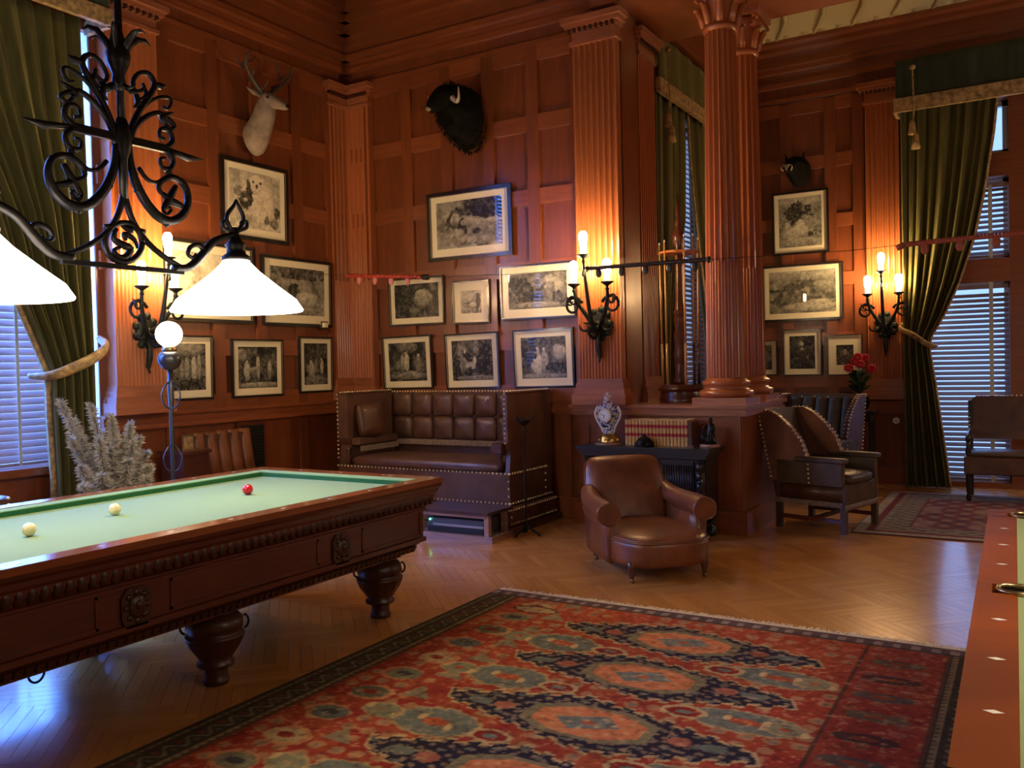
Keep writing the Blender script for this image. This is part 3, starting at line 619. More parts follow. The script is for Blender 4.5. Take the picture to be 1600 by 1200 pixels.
P = rug('patterned_rug', 'large red carpet with dark hooked lozenges between the two billiard tables', -3.06, -.135, .6, 4.845, .0085, rug_color)
m = MB()
for i in range(620):
    x = -3.05+i*.0047; L_ = .055+.045*random.random(); dx = random.uniform(-.014, .014)
    m.add([(x-.005, 4.843, .011), (x+.005, 4.843, .011), (x+dx+.003, 4.845+L_, .004), (x+dx-.003, 4.845+L_, .004)], [(0, 1, 2, 3)])
    m.add([(x-.0035, 4.843, .006), (x+.0035, 4.843, .006), (x-dx, 4.845+L_*.8, .001)], [(0, 1, 2)])
m.build('fringe', 'rugfringe', P, world=True, kind='stuff')
def rug2(X, Y):
    n2 = fbm(X*30, Y*30, 15, 3); C = np.tile(np.array([.17, .055, .055]), (X.shape[0], 1)); g = np.sin(X*26)*np.sin(Y*22)
    def put(m, c, a=1): C[m] = C[m]*(1-a)+np.array(c)*a
    put(g > .4, [.30, .19, .15], .7); put(g < -.5, [.06, .05, .08], .7); put(((X % .62)-.31)**2/.03+((Y % .8)-.4)**2/.05 < 1, [.34, .22, .17], .5)
    d = np.minimum(np.minimum(X+1.34, 1.3-X), np.minimum(Y-7.78, 10.33-Y))
    put(d < .42, [.26, .19, .13]); put((d < .42) & (np.sin(Y*42)*np.sin(X*42+1) > .15) & (d > .18), [.09, .08, .08], .8); put((d > .10) & (d < .17), [.17, .04, .04]); put((d > .40) & (d < .44), [.17, .04, .04]); put(d < .10, [.38, .30, .22]); put(d < .02, [.16, .06, .04])
    return C*(.7+.6*n2)[:, None]
rug('patterned_rug', 'smaller faded rose carpet lying in the bay before the bench', -1.34, 1.3, 7.78, 10.33, .022, rug2)
# ================================================================ BILLIARD TABLES
TX0, TX1, TY0, TY1, TZ = -4.69, -3.12, 1.24, 4.33, .82
P = thing('billiard_table', 'carved carom billiard table with pale green cloth and three balls', 'billiard table', ((TX0+TX1)/2, (TY0+TY1)/2, 0))
def ring(m, prof, n=1):   # prof of (inset, z): rectangular tube
    rs = []
    for d, z in prof: rs.append([(TX0+d, TY0+d, z), (TX1-d, TY0+d, z), (TX1-d, TY1-d, z), (TX0+d, TY1-d, z)])
    return m.loft(rs, cap=False)
RW = .105
for (x0, x1, y0, y1) in ((TX1-RW, TX1, TY0, TY1), (TX0, TX0+RW, TY0, TY1), (TX0+RW, TX1-RW, TY1-RW, TY1), (TX0+RW, TX1-RW, TY0, TY0+RW)):
    MB().box(x0, x1, y0, y1, TZ-.032, TZ).build('wood_rail', 'rail', P, world=True)
ring(MB(), [(.0, TZ-.03), (.006, TZ-.05), (.02, TZ-.065), (.022, TZ-.085)]).build('rail_edge', 'table', P, world=True)
ring(MB(), [(.022, TZ-.085), (.035, TZ-.10), (.040, TZ-.13), (.055, TZ-.16), (.078, TZ-.175), (.078, TZ-.185), (.068, TZ-.187), (.068, TZ-.197), (.088, TZ-.20)]).build('carved_cove', 'table', P, world=True)
ring(MB(), [(.088, TZ-.20), (.092, TZ-.355), (.078, TZ-.36), (.078, TZ-.385), (.10, TZ-.39), (.12, TZ-.41), (.15, TZ-.42), (.155, TZ-.44), (.19, TZ-.45), (.19, TZ-.475), (.5, TZ-.475)]).build('frieze', 'table', P, world=True)
m = MB()   # gadroon leaves round the cove
def around(step, d):
    out = []; y = TY0+d
    for x, sg, nx in ((TX1-d, 1, 1), (TX0+d, 1, -1)):
        n = int((TY1-TY0-2*d)/step)
        for i in range(n): out.append((x, TY0+d+(i+.5)*(TY1-TY0-2*d)/n, nx, 0))
    n = int((TX1-TX0-2*d)/step)
    for i in range(n): out.append((TX0+d+(i+.5)*(TX1-TX0-2*d)/n, TY1-d, 0, 1)); out.append((TX0+d+(i+.5)*(TX1-TX0-2*d)/n, TY0+d, 0, -1))
    return out
for x, y, nx, ny in around(.048, .045): m.ell((x, y, TZ-.125), (.014 if nx else .0235, .014 if ny else .0235, .038), 7, 5)
m.build('gadroon_band', 'tabledk', P, True, world=True, kind='stuff')
m = MB()
for x, y, nx, ny in around(.042, .135):
    m.loft([[(x-(.013 if ny else .012), y-(.013 if nx else .012), TZ-.445), (x+(.013 if ny else .012), y-(.013 if nx else .012), TZ-.445), (x+(.013 if ny else .012), y+(.013 if nx else .012), TZ-.445), (x-(.013 if ny else .012), y+(.013 if nx else .012), TZ-.445)], [(x-.018+nx*.012, y-.018+ny*.012, TZ-.41), (x+.018+nx*.012, y-.018+ny*.012, TZ-.41), (x+.018+nx*.012, y+.018+ny*.012, TZ-.41), (x-.018+nx*.012, y+.018+ny*.012, TZ-.41)]])
m.build('dentil_band', 'tabledk', P, world=True, kind='stuff')
for yy in (2.25, 3.50):
    m = MB(); x = TX1-.092
    m.prism([(yy-.07, .49), (yy-.05, .45), (yy+.05, .45), (yy+.07, .49), (yy+.07, .58), (yy+.04, .615), (yy-.04, .615), (yy-.07, .58)], 'x', x-.01, x+.014)
    m.ell((x+.014, yy, .535), (.018, .04, .052), 10, 8); m.ell((x+.026, yy, .54), (.012, .018, .022), 8, 6)
    for a in range(8): m.ell((x+.014, yy+.05*math.cos(a*PI/4), .535+.06*math.sin(a*PI/4)), (.010, .014, .014), 6, 5)
    m.build('carved_medallion', 'tabledk', P, True, world=True, angle=40)
for y0, y1 in ((TY0+.15, 2.08), (2.42, 3.33), (3.67, TY1-.12)):
    m = MB(); x = TX1-.0905; t = .012
    for a, b, c, d in ((y0, y1, .60, .60+t), (y0, y1, .475, .475+t), (y0, y0+t, .475, .612), (y1-t, y1, .475, .612)): m.box(x-.002, x+.005, a, b, c, d)
    m.build('panel_bead', 'table', P, world=True)
c0 = RW+.045
MB().box(TX0+RW, TX1-RW, TY0+RW, TY1-RW, .70, .775).build('playing_cloth', 'cloth', P, world=True)
for (a, b) in (((TX1-RW, TX1-c0), 'x'), ((TX0+RW, TX0+c0), 'x'), ((TY1-RW, TY1-c0), 'y'), ((TY0+RW, TY0+c0), 'y')):
    w0, w1 = a; sec = [(w0, TZ-.004), (w1, TZ-.012), (w1, TZ-.022), (w0+(w1-w0)*.75, .776), (w0, .776)]
    lo, hi = (TY0+RW, TY1-RW) if b == 'x' else (TX0+RW, TX1-RW)
    # face split from the top; its dark green paints the cushion nose shadow
    m = MB(); m2 = MB(); ax = 'y' if b == 'x' else 'x'
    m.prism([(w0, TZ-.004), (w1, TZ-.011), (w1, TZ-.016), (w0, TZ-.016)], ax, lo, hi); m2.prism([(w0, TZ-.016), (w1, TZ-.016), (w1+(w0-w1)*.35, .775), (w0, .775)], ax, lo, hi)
    m.build('cushion', 'cloth2', P, world=True); m2.build('cushion_face', 'clothshadow', P, world=True)
for i in range(9):
    y = 4.24-.325*(i+.65)
    for x in (TX1-.05, TX0+.05):
        m = MB(); m.add([(x-.009, y, TZ+.0008), (x, y-.019, TZ+.0008), (x+.009, y, TZ+.0008), (x, y+.019, TZ+.0008)], [(0, 1, 2, 3)]); m.build('pearl_inlay', 'inlay', P, world=True)
for i in range(3): MB().add([((TX0+TX1)/2-.36+.36*i-.019, TY1-.05, TZ+.0008), ((TX0+TX1)/2-.36+.36*i, TY1-.06, TZ+.0008), ((TX0+TX1)/2-.36+.36*i+.019, TY1-.05, TZ+.0008), ((TX0+TX1)/2-.36+.36*i, TY1-.04, TZ+.0008)], [(0, 1, 2, 3)]).build('pearl_inlay', 'inlay', P, world=True)
legpf = [(.058, 0), (.062, .02), (.055, .03), (.054, .07), (.06, .085), (.088, .09), (.089, .105), (.072, .115), (.092, .15), (.116, .185), (.130, .22), (.139, .23), (.138, .242), (.128, .248), (.126, .262), (.134, .275), (.131, .31), (.112, .335), (.08, .352)]
legp = None
for yy in (4.03, 2.80, 1.56):
    for xx in (-3.39, -4.42):
        if legp is None:
            def lf(a, z): return 1+(.045*math.cos(a*14) if .12 < z < .225 else (.03*math.cos(a*10+z*60) if z > .265 else 0))
            legp = MB().lathe(legpf, (0, 0, 0), 42, True, lf).build('leg', 'tabledk', P, True); o = legp
            hs = [MB().tube([(s*.135+s*.022*math.sin(a), .0, .285+.032*math.cos(a)) for a in [i*PI/8 for i in range(9)]], .006, 6).build('ring_handle', 'iron', legp, True) for s in (-1, 1)]
            hq = MB().lathe([(.10, 0), (.105, .008), (.09, .012)], (0, 0, .345), 16).build('leg_collar', 'tabledk', legp, True)
        else:
            o = inst(legp, P); inst(hs[0], o); inst(hs[1], o); inst(hq, o)
        o.location = (xx-P.location.x, yy-P.location.y, 0); 
        o.rotation_euler = (0, 0, .9)
MB().tube([(TX1-.36, 1.98+.035*math.sin(a), .30+.045*math.cos(a)) for a in [.1+i*.28 for i in range(16)]]+[(TX1-.36, 1.95, .285)], .005, 6).build('hook', 'iron', P, True, world=True)
for nm, lb, x, y, mt in (('billiard_ball', 'red billiard ball at the far end of the carom table', -3.95, 3.53, 'redball'), ('billiard_ball', 'cream billiard ball in the middle, between the red ball and the other cream one', -4.05, 2.74, 'ivory'), ('billiard_ball', 'cream billiard ball nearest the viewer at far left of the cloth', -3.90, 2.21, 'ivory')):
    b = MB().ell((0, 0, 0), (.031, .031, .031), 32, 20).build(nm, mt, None, True); b.location = (x, y, .8065); tag(b, lb, 'ball', 'balls on the carom table' if mt == 'ivory' else None)
# pool table at right
QX0, QX1, QY0, QY1 = -.145, 1.45, 1.40, 4.33
P = thing('pool_table', 'pool table with flame mahogany rail and net pockets cut off at the right edge', 'pool table', ((QX0+QX1)/2, (QY0+QY1)/2, 0))
PK = [(-.015, 4.20), (-.045, 2.865), (-.015, 1.53), (1.295, 4.20), (1.32, 2.865), (1.295, 1.53)]
rw = .105
def pocketed(x, a, b):   # long rail piece with rounded ends near the pockets
    return
for (xa, xb, ya, yb) in ((QX0, QX0+rw, QY0, 1.485), (QX0, QX0+rw, 1.575, 2.81), (QX0, QX0+rw, 2.92, 4.155), (QX0, QX0+rw, 4.245, QY1), (QX1-rw, QX1, QY0, QY1), (QX0+rw, QX1-rw, QY1-rw+.04, QY1), (QX0+rw, QX1-rw, QY0, QY0+rw-.04)):
    MB().box(xa, xb, ya, yb, TZ-.045, TZ).build('wood_rail', 'rail2', P, world=True)
for px, py in PK[:3]:
    m = MB(); m.box(QX0, px-.06, py-.057, py+.057, TZ-.045, TZ); m.build('wood_rail', 'rail2', P, world=True)
    pts = [(px+.045*math.cos(a), py+.050*math.sin(a), TZ+.002) for a in [PI*.42+i*PI*1.16/10 for i in range(11)]]
    MB().tube([(px+.055, pts[0][1], TZ)]+pts+[(px+.055, pts[-1][1], TZ)], .007, 8).build('pocket_iron', 'brass', P, True, world=True)
    for s in (-1, 1): MB().box(px+.0, px+.06, py+s*.058-.012, py+s*.058+.012, TZ-.01, TZ+.004).build('pocket_plate', 'brass', P, world=True)
    MB().lathe([(.045, 0), (.045, -.06), (.03, -.12)], (px, py, TZ-.006), 14, False).build('pocket_net', 'grille', P, True, world=True)
MB().box(QX0+.01, QX1-.01, QY0+.01, QY1-.01, TZ-.07, TZ-.045).build('rail_edge', 'rail2', P, world=True)
MB().box(QX0+.045, QX1-.045, QY0+.045, QY1-.045, TZ-.30, TZ-.07).build('frieze', 'table', P, world=True)
MB().box(QX0+rw-.003, QX1-rw, QY0+rw, QY1-rw, TZ-.045, TZ-.035).build('playing_cloth', 'cloth3', P, world=True)
for ya, yb in ((1.60, 2.79), (2.94, 4.13)):
    MB().prism([(QX0+rw, TZ), (QX0+rw+.05, TZ-.005), (QX0+rw+.05, TZ-.02), (QX0+rw+.03, TZ-.035), (QX0+rw, TZ-.035)], 'y', ya, yb).build('cushion', 'cloth3', P, world=True)
for y in (3.86, 3.53, 3.20, 2.53, 2.20, 1.87):
    x = QX0+.062; MB().add([(x-.019, y, TZ+.0008), (x, y-.010, TZ+.0008), (x+.019, y, TZ+.0008), (x, y+.010, TZ+.0008)], [(0, 1, 2, 3)]).build('pearl_inlay', 'inlay', P, world=True)
for x in (QX0+.2, QX1-.2):
    for y in (QY0+.25, 2.86, QY1-.25): MB().lathe([(.05, 0), (.06, .03), (.05, .06), (.09, .2), (.11, .3), (.08, .36), (.10, .40), (.10, .53)], (x, y, 0), 20).build('leg', 'table', P, True, world=True)
P.rotation_euler = (0, 0, math.radians(.85))
# ================================================================ HANGING BILLIARD LAMP
def lamp_at(X, YC, label, group=None):
    P = thing('billiard_chandelier', label, 'chandelier', (X, YC, 1.85)); dY = YC-2.75; dX = X+3.9
    def pp(x, y): p = onX(x, y, -3.9); return (p.x+dX, p.y+dY, p.z)
    def mir(p): return (p[0], 2*YC-p[1], p[2])
    def curve(nm, px, r, k=3, mirror=False, flat=.6):
        pts = smooth_path([pp(*q) for q in px], k)
        if mirror: pts = [Vector(mir(p)) for p in pts]
        rr = r if not hasattr(r, '__len__') else [float(np.interp(i/(len(pts)-1), np.linspace(0, 1, len(r)), r)) for i in range(len(pts))]
        return MB().tube(pts, rr, 6).build(nm, 'iron', P, True, world=True)
    hub = pp(192, 217)
    MB().lathe([(.022, 0), (.020, .4), (.018, .75), (.018, 2.95)], (hub[0], hub[1], hub[2]-.02), 10).build('stem', 'iron', P, True, world=True)
    MB().lathe([(.02, -.30), (.026, -.1), (.04, -.06), (.045, 0), (.04, .05), (.024, .1)], hub, 12).build('hub', 'iron', P, True, world=True)
    top = pp(186, 105)
    MB().lathe([(.02, -.12), (.035, -.08), (.03, -.04), (.055, .02), (.06, .06), (.045, .11), (.03, .16), (.02, .2)], top, 12).build('collar', 'iron', P, True, world=True)
    for k in range(6):
        a = k*PI/3+.3; c, s = math.cos(a), math.sin(a)
        MB().tube([(top[0]+c*r, top[1]+s*r, top[2]+z) for r, z in ((.03, .06), (.06, .12), (.10, .16), (.14, .165), (.165, .145))], [.014, .020, .018, .011, .004], 6, flat=.5).build('leaf', 'iron', P, True, world=True)
        MB().tube([(top[0]+c*r, top[1]+s*r, top[2]-.09+z) for r, z in ((.03, 0), (.06, -.02), (.09, -.015), (.10, 0))], [.012, .016, .01, .003], 6, flat=.5).build('leaf', 'iron', P, True, world=True)
    z = lambda a, b: (40+a/3.157, 40+b/3.157)
    R = 'scroll'
    up1 = [z(512, 600), z(522, 520), z(560, 430), z(618, 345), z(640, 290), z(610, 238), z(560, 238), z(532, 285), z(550, 325), z(588, 312), z(580, 285)]
    up2 = [z(522, 560), z(545, 500), z(600, 450), z(660, 432), z(715, 470), z(738, 500), z(715, 512), z(690, 480), z(668, 445)]
    up3 = [z(560, 430), z(610, 380), z(665, 355), z(712, 358), z(722, 385), z(705, 412), z(680, 400)]
    dn = [z(512, 600), z(522, 690), z(550, 780), z(590, 860), z(650, 935), z(715, 965), z(778, 935), z(806, 865), z(785, 785), z(725, 748), z(672, 770), z(662, 810), z(690, 840)]
    dn2 = [z(560, 700), z(600, 755), z(645, 775), z(685, 755)]
    xa = [z(690, 905), z(715, 850), z(745, 790)]; xb = [z(680, 830), z(730, 870), z(785, 895)]; xc = [z(700, 860), z(680, 900), z(700, 930), z(722, 908), z(708, 895)]
    leafs = [([z(640, 290), z(670, 300), z(700, 298)], .013), ([z(545, 330), z(560, 385), z(535, 405)], .012), ([z(590, 312), z(600, 350), z(560, 365)], .01), ([z(690, 480), z(680, 450), z(735, 430)], .014), ([z(560, 780), z(556, 815), z(580, 850)], .013), ([z(690, 965), z(700, 985), z(720, 960)], .01), ([z(700, 735), z(712, 712), z(722, 745)], .01)]
    for mr in (False, True):
        curve(R, up1, [.018, .016, .012, .009], 3, mr); curve(R, up2, [.016, .014, .009], 3, mr); curve(R, up3, [.012, .010, .008], 3, mr)
        curve('ring_scroll', dn, [.018, .024, .026, .020, .016, .010], 3, mr); curve(R, dn2, [.012, .010], 3, mr)
        curve('cross_piece', xa, [.012, .022, .012], 3, mr); curve('cross_piece', xb, [.012, .022, .012], 3, mr); curve('curl', xc, .009, 3, mr)
        for l, r in leafs: curve('leaf', l, [r, r*1.5, .003], 3, mr)
        curve('brace', [z(484, 780), z(495, 850), z(538, 975), z(610, 1075), z(700, 1150), z(770, 1192)], [.018, .016, .015, .014], 3, mr)
        curve('brace_collar', [z(555, 1010), z(590, 1020)], .016, 2, mr)
        # arm swinging out to the shade, curl and finial
        curve('arm', [(272, 419), (296, 418), (314, 402), (332, 380), (350, 371), (368, 366)], [.022, .024, .022, .018], 4, mr)
        curve('curl', [(296, 416), (312, 408), (320, 394), (312, 383), (299, 386), (295, 397), (302, 403), (308, 397)], [.018, .016, .012, .008], 3, mr)
        curve('finial', [(369, 366), (357, 350), (356, 336), (366, 322), (370, 312)], [.012, .013, .012, .006], 3, mr); curve('finial', [(369, 366), (380, 350), (381, 338), (374, 322), (370, 312)], [.012, .013, .012, .006], 3, mr)
        for s in (-1, 1): curve('curl', [(368, 364), (368+s*8, 360), (368+s*18, 356), (368+s*18, 346), (368+s*10, 347), (368+s*9, 353)], [.012, .012, .010, .007], 3, mr)
        c = pp(370, 402); c = mir(c) if mr else c
        MB().lathe([(.08, -.02), (.082, 0), (.055, .02), (.05, .05), (.062, .07), (.04, .09), (.02, .13), (.014, .17)], c, 16).build('shade_cap', 'iron', P, True, world=True)
        zt = c[2]-.01; zb = pp(372, 486)[2]
        MB().lathe([(.072, zt), (.078, zt-.02), (.13, zt-.075), (.24, zt-.165), (.33, zt-.235), (.367, zb+.005), (.362, zb-.004), (.355, zb), (.23, zt-.17), (.11, zt-.08), (.06, zt-.02)], (c[0], c[1], 0), 48, False).build('glass_shade', 'shade', P, True, world=True)
    sr = [z(487+92*math.cos(a), 1070+97*math.sin(a)) for a in [i*PI/10 for i in range(21)]]
    curve('ring', sr, .016, 2); curve('curl', [z(450, 1000), z(440, 1050), z(480, 1080), z(520, 1100), z(500, 1140), z(460, 1140), z(440, 1110), z(470, 1095)], [.012, .02, .016, .01], 3)
    curve('curl', [z(530, 1010), z(500, 1000), z(470, 980)], [.018, .014, .006], 3); curve('curl', [z(500, 1060), z(490, 1030), z(520, 1040), z(545, 1065), z(555, 1100)], [.01, .016, .012, .006], 3)
    a = pp(287, 426); b = mir(a); MB().box(X-.013, X+.013, b[1], a[1], a[2]-.012, a[2]+.012).build('crossbar', 'iron', P, world=True)
    # cross arm with paired curls
    h = hub; m = MB().box(h[0]-.014, h[0]+.014, h[1]-.27, h[1]+.27, h[2]-.020, h[2]+.020); m.build('cross_arm', 'iron', P, world=True)
    for sx in (-1, 1):
        for sz in (-1, 1):
            pts = [(h[0], h[1]+sx*(.21+q[0]), h[2]+sz*q[1]) for q in [(0, 0), (.05, .01), (.09, .05), (.07, .10), (.02, .10), (.01, .06), (.04, .05)]]
            MB().tube(smooth_path(pts, 3), [.016]*6+[.014]*6+[.010]*7, 6).build('curl', 'iron', P, True, world=True)
        MB().tube([(h[0], h[1]+sx*.27, h[2]), (h[0], h[1]+sx*.40, h[2]-.02), (h[0], h[1]+sx*.50, h[2]-.01)], [.012, .02, .003], 6).build('leaf', 'iron', P, True, world=True)
    MB().lathe([(.13, 5.5), (.14, 5.54), (.05, 5.42), (.02, 5.38)][::-1], (X, YC, 0), 16).build('ceiling_rose', 'iron', P, True, world=True)
    return P
lamp_at(-3.9, 2.745, 'wrought iron scrolled chandelier with two glowing cone shades over the carom table')
lamp_at(.72, 2.865, 'wrought iron chandelier over the pool table, outside the picture at right')
lamp_at(-3.9, -1.35, 'added unseen fill light chandelier with two cone shades, behind the viewer')  # unseen copy added only to raise the ambient light
lamp_at(1.9, 9.4, 'wrought iron chandelier with two cone shades, out of sight in the bay')
# ================================================================ SCONCES
def sconce(label, o, t, n):
    T = frameT((o[0], o[1], 0), t, n); z0 = 1.86; P = thing('candle_sconce', label, 'wall sconce', (o[0]+n[0]*.02, o[1]+n[1]*.02, z0-.3))
    def B(m, nm, mt, sm=True): return m.build(nm, mt, P, sm, world=True)
    m = MB(T); m.ell((0, .012, z0), (.10, .022, .13), 14, 8)
    for a in range(9): m.ell((.10*math.cos(a*.7), .015, z0+.13*math.sin(a*.7)), (.035, .02, .035), 7, 5)
    B(m, 'wall_plate', 'irong')
    B(MB(T).tube(smooth_path([(0, .03, z0-.02), (0, .05, z0-.14), (0, .045, z0-.24), (0, .03, z0-.30), (0, .05, z0-.36)], 3), [.02]*4+[.028]*3+[.024]*3+[.012]*2+[.004], 6), 'tail_leaf', 'irong')
    spots = ((0, .33, 2.46), (-.165, .20, 2.22), (.165, .20, 2.22))
    for i, (a, b, z) in enumerate(spots):
        if i == 0: pts = [(0, .03, z0+.02), (0, .10, z0-.05), (0, .19, z0+.02), (0, .26, z0+.22), (0, .31, z-.16), (0, b, z-.06)]
        else:
            s = math.copysign(1, a); pts = [(s*.02, .03, z0), (s*.05, .08, z0+.02), (s*.10, .12, z0+.10), (s*.15, .17, z-.16), (a, b, z-.05)]
        q = smooth_path(pts, 4); B(MB(T).tube(q, [.026-.012*k/(len(q)-1) for k in range(len(q))], 6), 'arm', 'irong')
        B(MB(T).lathe([(.010, -.075), (.022, -.06), (.012, -.045), (.016, -.03), (.050, -.008), (.062, .002), (.058, .006), (.02, .004)], (a, b, z), 16), 'drip_pan', 'irong')
        B(MB(T).lathe([(.027, .004), (.027, .06), (.029, .085)], (a, b, z), 14), 'candle_sleeve', 'sleeve')
        B(MB(T).lathe([(.029, .085), (.034, .11), (.038, .15), (.036, .185), (.025, .205), (.01, .212)], (a, b, z), 14), 'bulb', 'candle')
        B(MB(T).tube(smooth_path([(a*.9, b*.8, z-.14), (a*1.25+.01, b*.95, z-.11), (a*1.45, b*1.05, z-.16), (a*1.2, b, z-.19), (a*1.1, b, z-.15)], 3), [.012]*5+[.010]*4+[.006]*4, 6), 'curl', 'irong')
    for s in (-1, 1):
        sp = [(s*(.19+x), .17, z0+.16+y) for x, y in spiral((0, 0), .095, .02, PI*.9, -PI*1.6, 16)]
        B(MB(T).tube(sp, [.017-.008*k/16 for k in range(17)], 6), 'scroll', 'irong')
        B(MB(T).tube([(s*.20, .18, z0+.18), (s*.22, .19, z0+.22), (s*.25, .19, z0+.26)], [.010, .026, .003], 6, flat=.4), 'leaf', 'irong')
        B(MB(T).tube(smooth_path([(s*.03, .05, z0), (s*.09, .09, z0-.06), (s*.15, .10, z0-.05), (s*.17, .10, z0)], 3), [.016]*4+[.012]*4+[.005]*2, 6), 'leaf', 'irong')
    B(MB(T).tube(smooth_path([(0, .04, z0-.05), (0, .14, z0-.13), (0, .24, z0-.10), (0, .28, z0-.02)], 3), [.022]*4+[.016]*4+[.005]*2, 6), 'leaf', 'irong')
    B(MB(T).tube([(0, .05, z0), (0, .30, z0-.005), (0, .36, z0)], [.012, .009, .004], 6), 'spike', 'irong')
sconce('triple candle iron sconce on the pilaster beside the left curtain', (XL+.13, 4.73), Y_, X_)
sconce('triple candle iron sconce on the middle pilaster above the mantel clock', (-3.40, 7.26), X_, mY)
sconce('triple candle iron sconce farthest right, beside the green curtain of the bay', (-1.45, 10.88), X_, mY)
# floor lamp with globe
P = thing('floor_lamp', 'twisted iron floor lamp with a glowing glass globe behind the carom table', 'floor lamp', (-5.62, 4.30, 0))
lx, ly = -5.62, 4.30
MB().ell((lx, ly, 1.795), (.098, .098, .098), 24, 14).build('globe', 'globe', P, True, world=True)
MB().lathe([(.05, 0), (.058, .02), (.05, .035), (.045, .06)], (lx, ly, 1.66), 16).build('gallery', 'brass', P, True, world=True)
MB().lathe([(.02, 0), (.06, .02), (.085, .06), (.088, .10), (.07, .135), (.05, .145)], (lx, ly, 1.52), 20).build('oil_font', 'pewter', P, True, world=True)
MB().lathe([(.018, .3), (.014, .6), (.014, 1.2), (.02, 1.38), (.016, 1.53)], (lx, ly, 0), 8, True, lambda a, z: 1+.25*math.cos(a*2+z*40)).build('pole', 'pewter', P, True, world=True)
for k in range(3):
    a = k*2*PI/3+.4; c, s = math.cos(a), math.sin(a)
    MB().tube(smooth_path([(lx, ly, .42), (lx+c*.06, ly+s*.06, .36), (lx+c*.14, ly+s*.14, .14), (lx+c*.24, ly+s*.24, .03), (lx+c*.30, ly+s*.30, .02), (lx+c*.31, ly+s*.31, .05)], 3), .011, 6).build('foot', 'pewter', P, True, world=True)
    for zc in (1.34, .86):
        MB().tube(smooth_path([(lx, ly, zc-.12), (lx+c*.055, ly+s*.055, zc-.08), (lx+c*.075, ly+s*.075, zc), (lx+c*.04, ly+s*.04, zc+.07), (lx, ly, zc+.10)], 3), .007 if zc > 1 else .005, 6).build('scroll', 'pewter', P, True, world=True)
# ================================================================ LEATHER BENCH SOFA ON ITS PLINTH
def nails(m, pts, r=.011, n=(0, 0, 0)):
    for p in pts: m.ell(p, (r, r, r), 6, 4)
def lin(a, b, step):
    a, b = Vector(a), Vector(b); k = max(1, int((b-a).length/step)); return [tuple(a+(b-a)*i/k) for i in range(k+1)]
P = thing('leather_settle', 'high backed dark leather settle with tufted back and brass nails on a plinth', 'settle', (-5.03, 7.0, 0))
def B(m, nm, mt, sm=False, **k): return m.build(nm, mt, P, sm, world=True, **k)
SX0, SX1, SY = -6.07, -4.03, 6.62
B(MB().box(-6.15, -3.94, 6.46, 7.44, 0, .055), 'plinth_base', 'step')
B(MB().box(-6.11, -3.985, 6.54, 7.43, .055, .225, .01), 'plinth', 'leathersofa', True, angle=40)
B(MB().box(SX0, SX1, SY, 7.42, .225, .53, .012), 'seat_base', 'leathersofa', True, angle=40)
def seatf(u, v):
    a = u*2-1; b = v*2-1; return (-5.04+.90*a, 6.93+.33*b, .555+.07*((1-a**8)*(1-b**6))+.01*math.sin(a*9)*math.sin(b*4))
rg = []
for z, s in ((.53, .97), (.555, 1.0), (.585, 1.0), (.61, .97), (.625, .86), (.632, .5)):
    rg.append(sring(-5.02, 6.92, z, .93*s, .325*s, 44, .28))
B(MB().loft(rg), 'seat_cushion', 'leathersofa', True)
# arm wings: full side panels with cut front edge
for x0, x1, nm in ((-6.07, -5.93, 'side_wing'), (-4.075, -4.03, 'side_wing')):
    yf = 6.62 if x0 < -5 else 6.60
    B(MB().prism([(yf+.02, .53), (7.42, .53), (7.42, 1.245), (yf, 1.245), (yf, .80), (yf+.05, .72)], 'x', x0, x1), nm, 'leathersofa')
    B(MB().box(x0-.005, x1+.005, yf-.005, 7.42, 1.235, 1.262, .01), 'wing_top_roll', 'leatherdk', True, angle=40)
for x0, x1 in ((-5.93, -5.82), (-4.185, -4.075)):
    B(MB().box(x0, x1, 6.66, 7.3, .72, .80, .02), 'arm_pad', 'leathersofa', True, angle=40)
B(MB().box(-4.17, -4.07, 6.55, 6.66, .71, .80), 'arm_block', 'step'); B(MB().lathe([(.022, .55), (.028, .6), (.018, .64), (.026, .68), (.03, .71)], (-4.12, 6.61, 0), 12), 'arm_support', 'step', True)
B(MB().lathe([(.022, .55), (.028, .6), (.018, .64), (.026, .68), (.03, .71)], (-5.93, 6.62, 0), 12), 'arm_support', 'step', True)
B(MB().box(-5.95, -4.06, 7.36, 7.44, .53, 1.235), 'back_board', 'leathersofa')
tuft = None
for r in range(2):
    for c in range(7):
        w = (5.93-4.075)/7; x = -5.93+w*(c+.5); z = .735+.125+r*.25
        if tuft is None:
            tuft = MB().loft([[(a, -d, b) for a, d, b in [(q[0], dd, q[1]) for q in [(w/2*s_*math.copysign(abs(math.cos(t))**.35, math.cos(t)), .125*s_*math.copysign(abs(math.sin(t))**.35, math.sin(t))) for t in [k*PI/10 for k in range(20)]]]] for s_, dd in ((1, 0), (.99, .014), (.86, .032), (.5, .048), (.1, .052))]).build('back_tuft', 'leathersofa', P, True)
            tuft.location = (x-P.location.x, 7.36-P.location.y, z); continue
        o = inst(tuft, P); o.location = (x-P.location.x, 7.36-P.location.y, z)
m = MB()
for i in range(150):
    x = -5.92+i*(5.92-4.09)/150; m.tube([(x, 7.285, .745), (x+random.uniform(-.004, .004), 7.27, .69)], .0058, 4)
for i in range(44):
    for x in (-5.81, -4.19): m.tube([(x, 6.67+i*.014, .72), (x, 6.67+i*.014, .665)], .0055, 4)
B(m, 'fringe', 'fringe', kind='stuff')
m = MB(); s = .044
